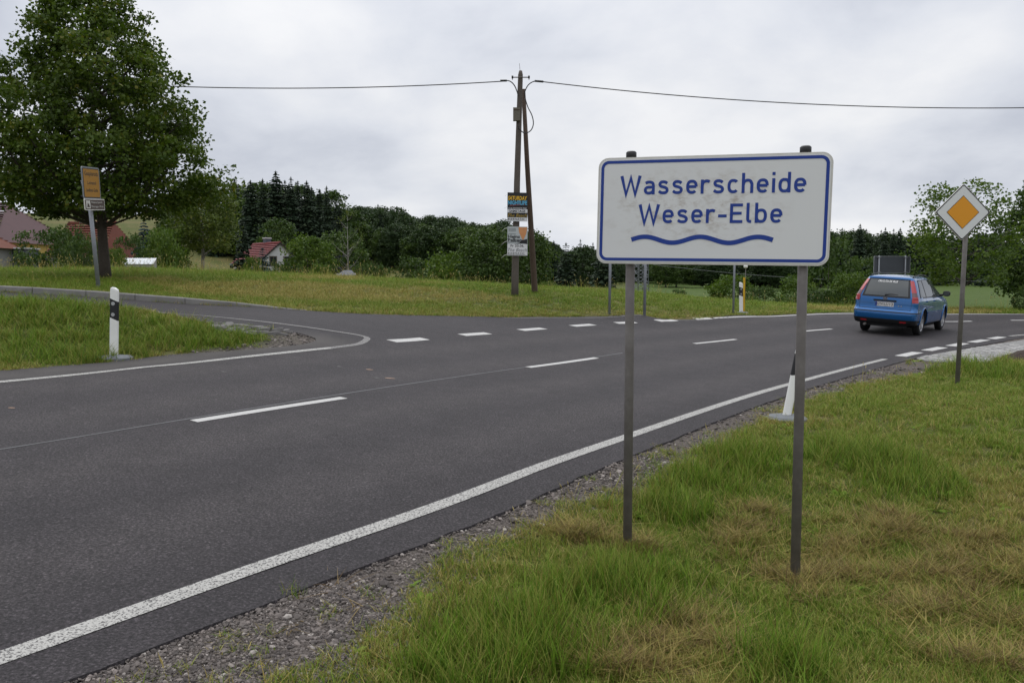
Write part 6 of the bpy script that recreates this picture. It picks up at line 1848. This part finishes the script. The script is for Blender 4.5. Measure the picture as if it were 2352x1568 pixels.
# lattice mast behind the board
qm = on(1471, 80); mast = empty('lattice_mast', qm, R(20)); tag(mast, 'grey lattice mast behind the left post of the board', 'mast')
hm = 9.5; wm = 0.62
for sx_ in (-1, 1):
    for sy_ in (-1, 1):
        MB().tube([(sx_ * wm, sy_ * wm, -0.5), (sx_ * wm * 0.5, sy_ * wm * 0.5, hm)], 0.045, 6).build('leg', M_STEEL_L, mast)
for k in range(14):
    z0_, z1_ = hm * k / 14, hm * (k + 1) / 14; a_ = wm * (1 - 0.5 * k / 14); b_ = wm * (1 - 0.5 * (k + 1) / 14)
    lv = MB()
    for i, (p_, q_) in enumerate((((-1,-1),(1,-1)), ((1,-1),(1,1)), ((1,1),(-1,1)), ((-1,1),(-1,-1)))):
        lv.tube([(p_[0]*a_, p_[1]*a_, z0_), (q_[0]*b_, q_[1]*b_, z1_)], 0.026, 5)
        lv.tube([(q_[0]*a_, q_[1]*a_, z0_), (p_[0]*b_, p_[1]*b_, z1_)], 0.026, 5)
    lv.build('bracing', M_STEEL_L, mast)

# ------------------------------------------------------------------ paved turn-off, rubble patch, soil
M_COB = mat('cobble_stone', (0.30, 0.295, 0.285), 0.8, var=(30, (0.22, 0.215, 0.205), 0.3), bump=(60, 0.4, 0.005))
M_COB2 = mat('cobble_stone_pale', (0.38, 0.37, 0.35), 0.8, var=(30, (0.30, 0.29, 0.28), 0.3), bump=(60, 0.4, 0.005))
M_BED = mat('cobble_bed', (0.13, 0.12, 0.105), 0.9, var=(20, (0.19, 0.17, 0.14), 0.3))
M_SOIL = mat('dark_soil', (0.030, 0.020, 0.015), 0.95, var=(14, (0.055, 0.038, 0.028), 0.2), bump=(20, 1.0, 0.04))
ap = empty('cobbled_apron', tuple(at(2200, 815))); tag(ap, kind='structure'); a0 = Vector(ap.location)
bc = COBBLE; zb = ground(bc[:, 0], bc[:, 1]) + 0.012
MB().add(np.c_[bc, zb] - np.array(a0), [tuple(range(len(bc)))]).build('bed', M_BED, ap)
def cob_mesh(seed, m_):
    g = np.random.default_rng(seed)
    w, d = 0.082 * g.uniform(0.9, 1.05), 0.062 * g.uniform(0.9, 1.05)
    j = lambda: g.uniform(0.85, 1.05)
    base = [(-w*j(), -d*j()), (w*j(), -d*j()), (w*j(), d*j()), (-w*j(), d*j())]
    return MB().loops([[(x, y, -0.04) for x, y in base], [(x, y, 0.012) for x, y in base], [(x*.84, y*.84, 0.026) for x, y in base]]).mesh('cobble', m_)
CM = [cob_mesh(i, (M_COB, M_COB2)[i % 2]) for i in range(6)]
u_ax = at(2345, 783)[:2] - at(2110, 822)[:2]; u_ax /= np.linalg.norm(u_ax); v_ax = np.array((u_ax[1], -u_ax[0]))
cand = []
o0_ = at(2096, 824)[:2]
for i in range(-4, 60):
    for j in range(-14, 40):
        q = o0_ + u_ax * (i * 0.175 + (0.0875 if j % 2 else 0)) + v_ax * (j * 0.135)
        cand.append(q)
cand = np.array(cand); cand = cand[inside(cand, COBBLE) & ~inside(cand, outline)]
cand = cand[np.argsort(np.hypot(cand[:, 0], cand[:, 1]))]
cz = ground(cand[:, 0], cand[:, 1]) + 0.012
yaw0 = math.atan2(u_ax[1], u_ax[0])
rest = MB()
print('COBBLES', len(cand))
for i, (q, z) in enumerate(zip(cand, cz)):
    me_ = CM[i * 7 % 6 if i % 3 else random.randrange(6)]
    if i < 295:
        o_ = link('cobble', me_, ap, Vector((q[0], q[1], z)) - a0 + Vector((0, 0, random.uniform(-0.006, 0.006))))
        o_.rotation_euler = (random.gauss(0, .03), random.gauss(0, .03), yaw0 + random.gauss(0, .05))
    else:
        c_, s_ = math.cos(yaw0), math.sin(yaw0)
        vs = [(q[0] + v.co.x * c_ - v.co.y * s_ - a0.x, q[1] + v.co.x * s_ + v.co.y * c_ - a0.y, z + v.co.z - a0.z) for v in me_.vertices]
        rest.add(vs, [tuple(pg.vertices) for pg in me_.polygons])
if rest.v: tag(rest.build('cobbles', M_COB, ap), kind='stuff')
# soil heap at its edge
sm_ = at(2320, 829); bm = bmesh.new()
g = np.random.default_rng(3); V, F = [], []
na_, nr_ = 28, 7
for i in range(nr_ + 1):
    t = i / nr_
    for k in range(na_):
        a = 2 * math.pi * k / na_; r_ = t * (1 + 0.18 * math.sin(3 * a + 1) + 0.1 * math.sin(7 * a))
        x, y = 1.15 * r_ * math.cos(a), 0.55 * r_ * math.sin(a)
        c_, s_ = math.cos(0.55), math.sin(0.55)
        X_, Y_ = sm_[0] + 0.9 + x * c_ - y * s_, sm_[1] + 0.35 + x * s_ + y * c_
        zz = gz(X_, Y_) + 0.20 * (1 - t * t) * (0.8 + 0.5 * g.random()) - (0.05 if i == nr_ else 0)
        V.append((X_ - sm_[0], Y_ - sm_[1], zz - sm_[2]))
for i in range(nr_):
    for k in range(na_): F.append((i*na_+k, i*na_+(k+1)%na_, (i+1)*na_+(k+1)%na_, (i+1)*na_+k))
o_ = MB().add(V, [f[::-1] for f in F], True).build('soil_heap', M_SOIL, None, tuple(sm_)); tag(o_, 'low heap of dark bare soil beside the cobbles at right', 'soil heap')
# broken paving in the island's tip
M_RUB = mat('broken_slab', (0.12, 0.115, 0.11), 0.9, var=(12, (0.17, 0.162, 0.155), 0.3), bump=(40, 0.4, 0.006))
rp = empty('rubble_patch', tuple(at(565, 757))); tag(rp, 'patch of broken grey paving stones at the tip of the grass island', 'paving stones'); r0_ = Vector(rp.location)
k = 0
gr_ = np.random.default_rng(9)
while k < 46:
    q = RUBBLE.min(0) + gr_.random(2) * (RUBBLE.max(0) - RUBBLE.min(0))
    if not inside(q[None], RUBBLE)[0]: continue
    nn = gr_.integers(4, 7); rr_ = gr_.uniform(0.08, 0.17)
    pts_ = [(rr_ * gr_.uniform(.7, 1.1) * math.cos(2*math.pi*i/nn + .3), rr_ * 0.8 * gr_.uniform(.7, 1.1) * math.sin(2*math.pi*i/nn + .3)) for i in range(nn)]
    h_ = gr_.uniform(0.008, 0.035)
    o_ = MB().loops([[(x, y, -0.08) for x, y in pts_], [(x, y, h_) for x, y in pts_], [(x*.88, y*.88, h_ + 0.012) for x, y in pts_]]).build('stone', M_RUB, rp, Vector((q[0], q[1], gz(*q))) - r0_)
    o_.rotation_euler = (gr_.normal(0, .12), gr_.normal(0, .12), gr_.random() * 6.28)
    k += 1
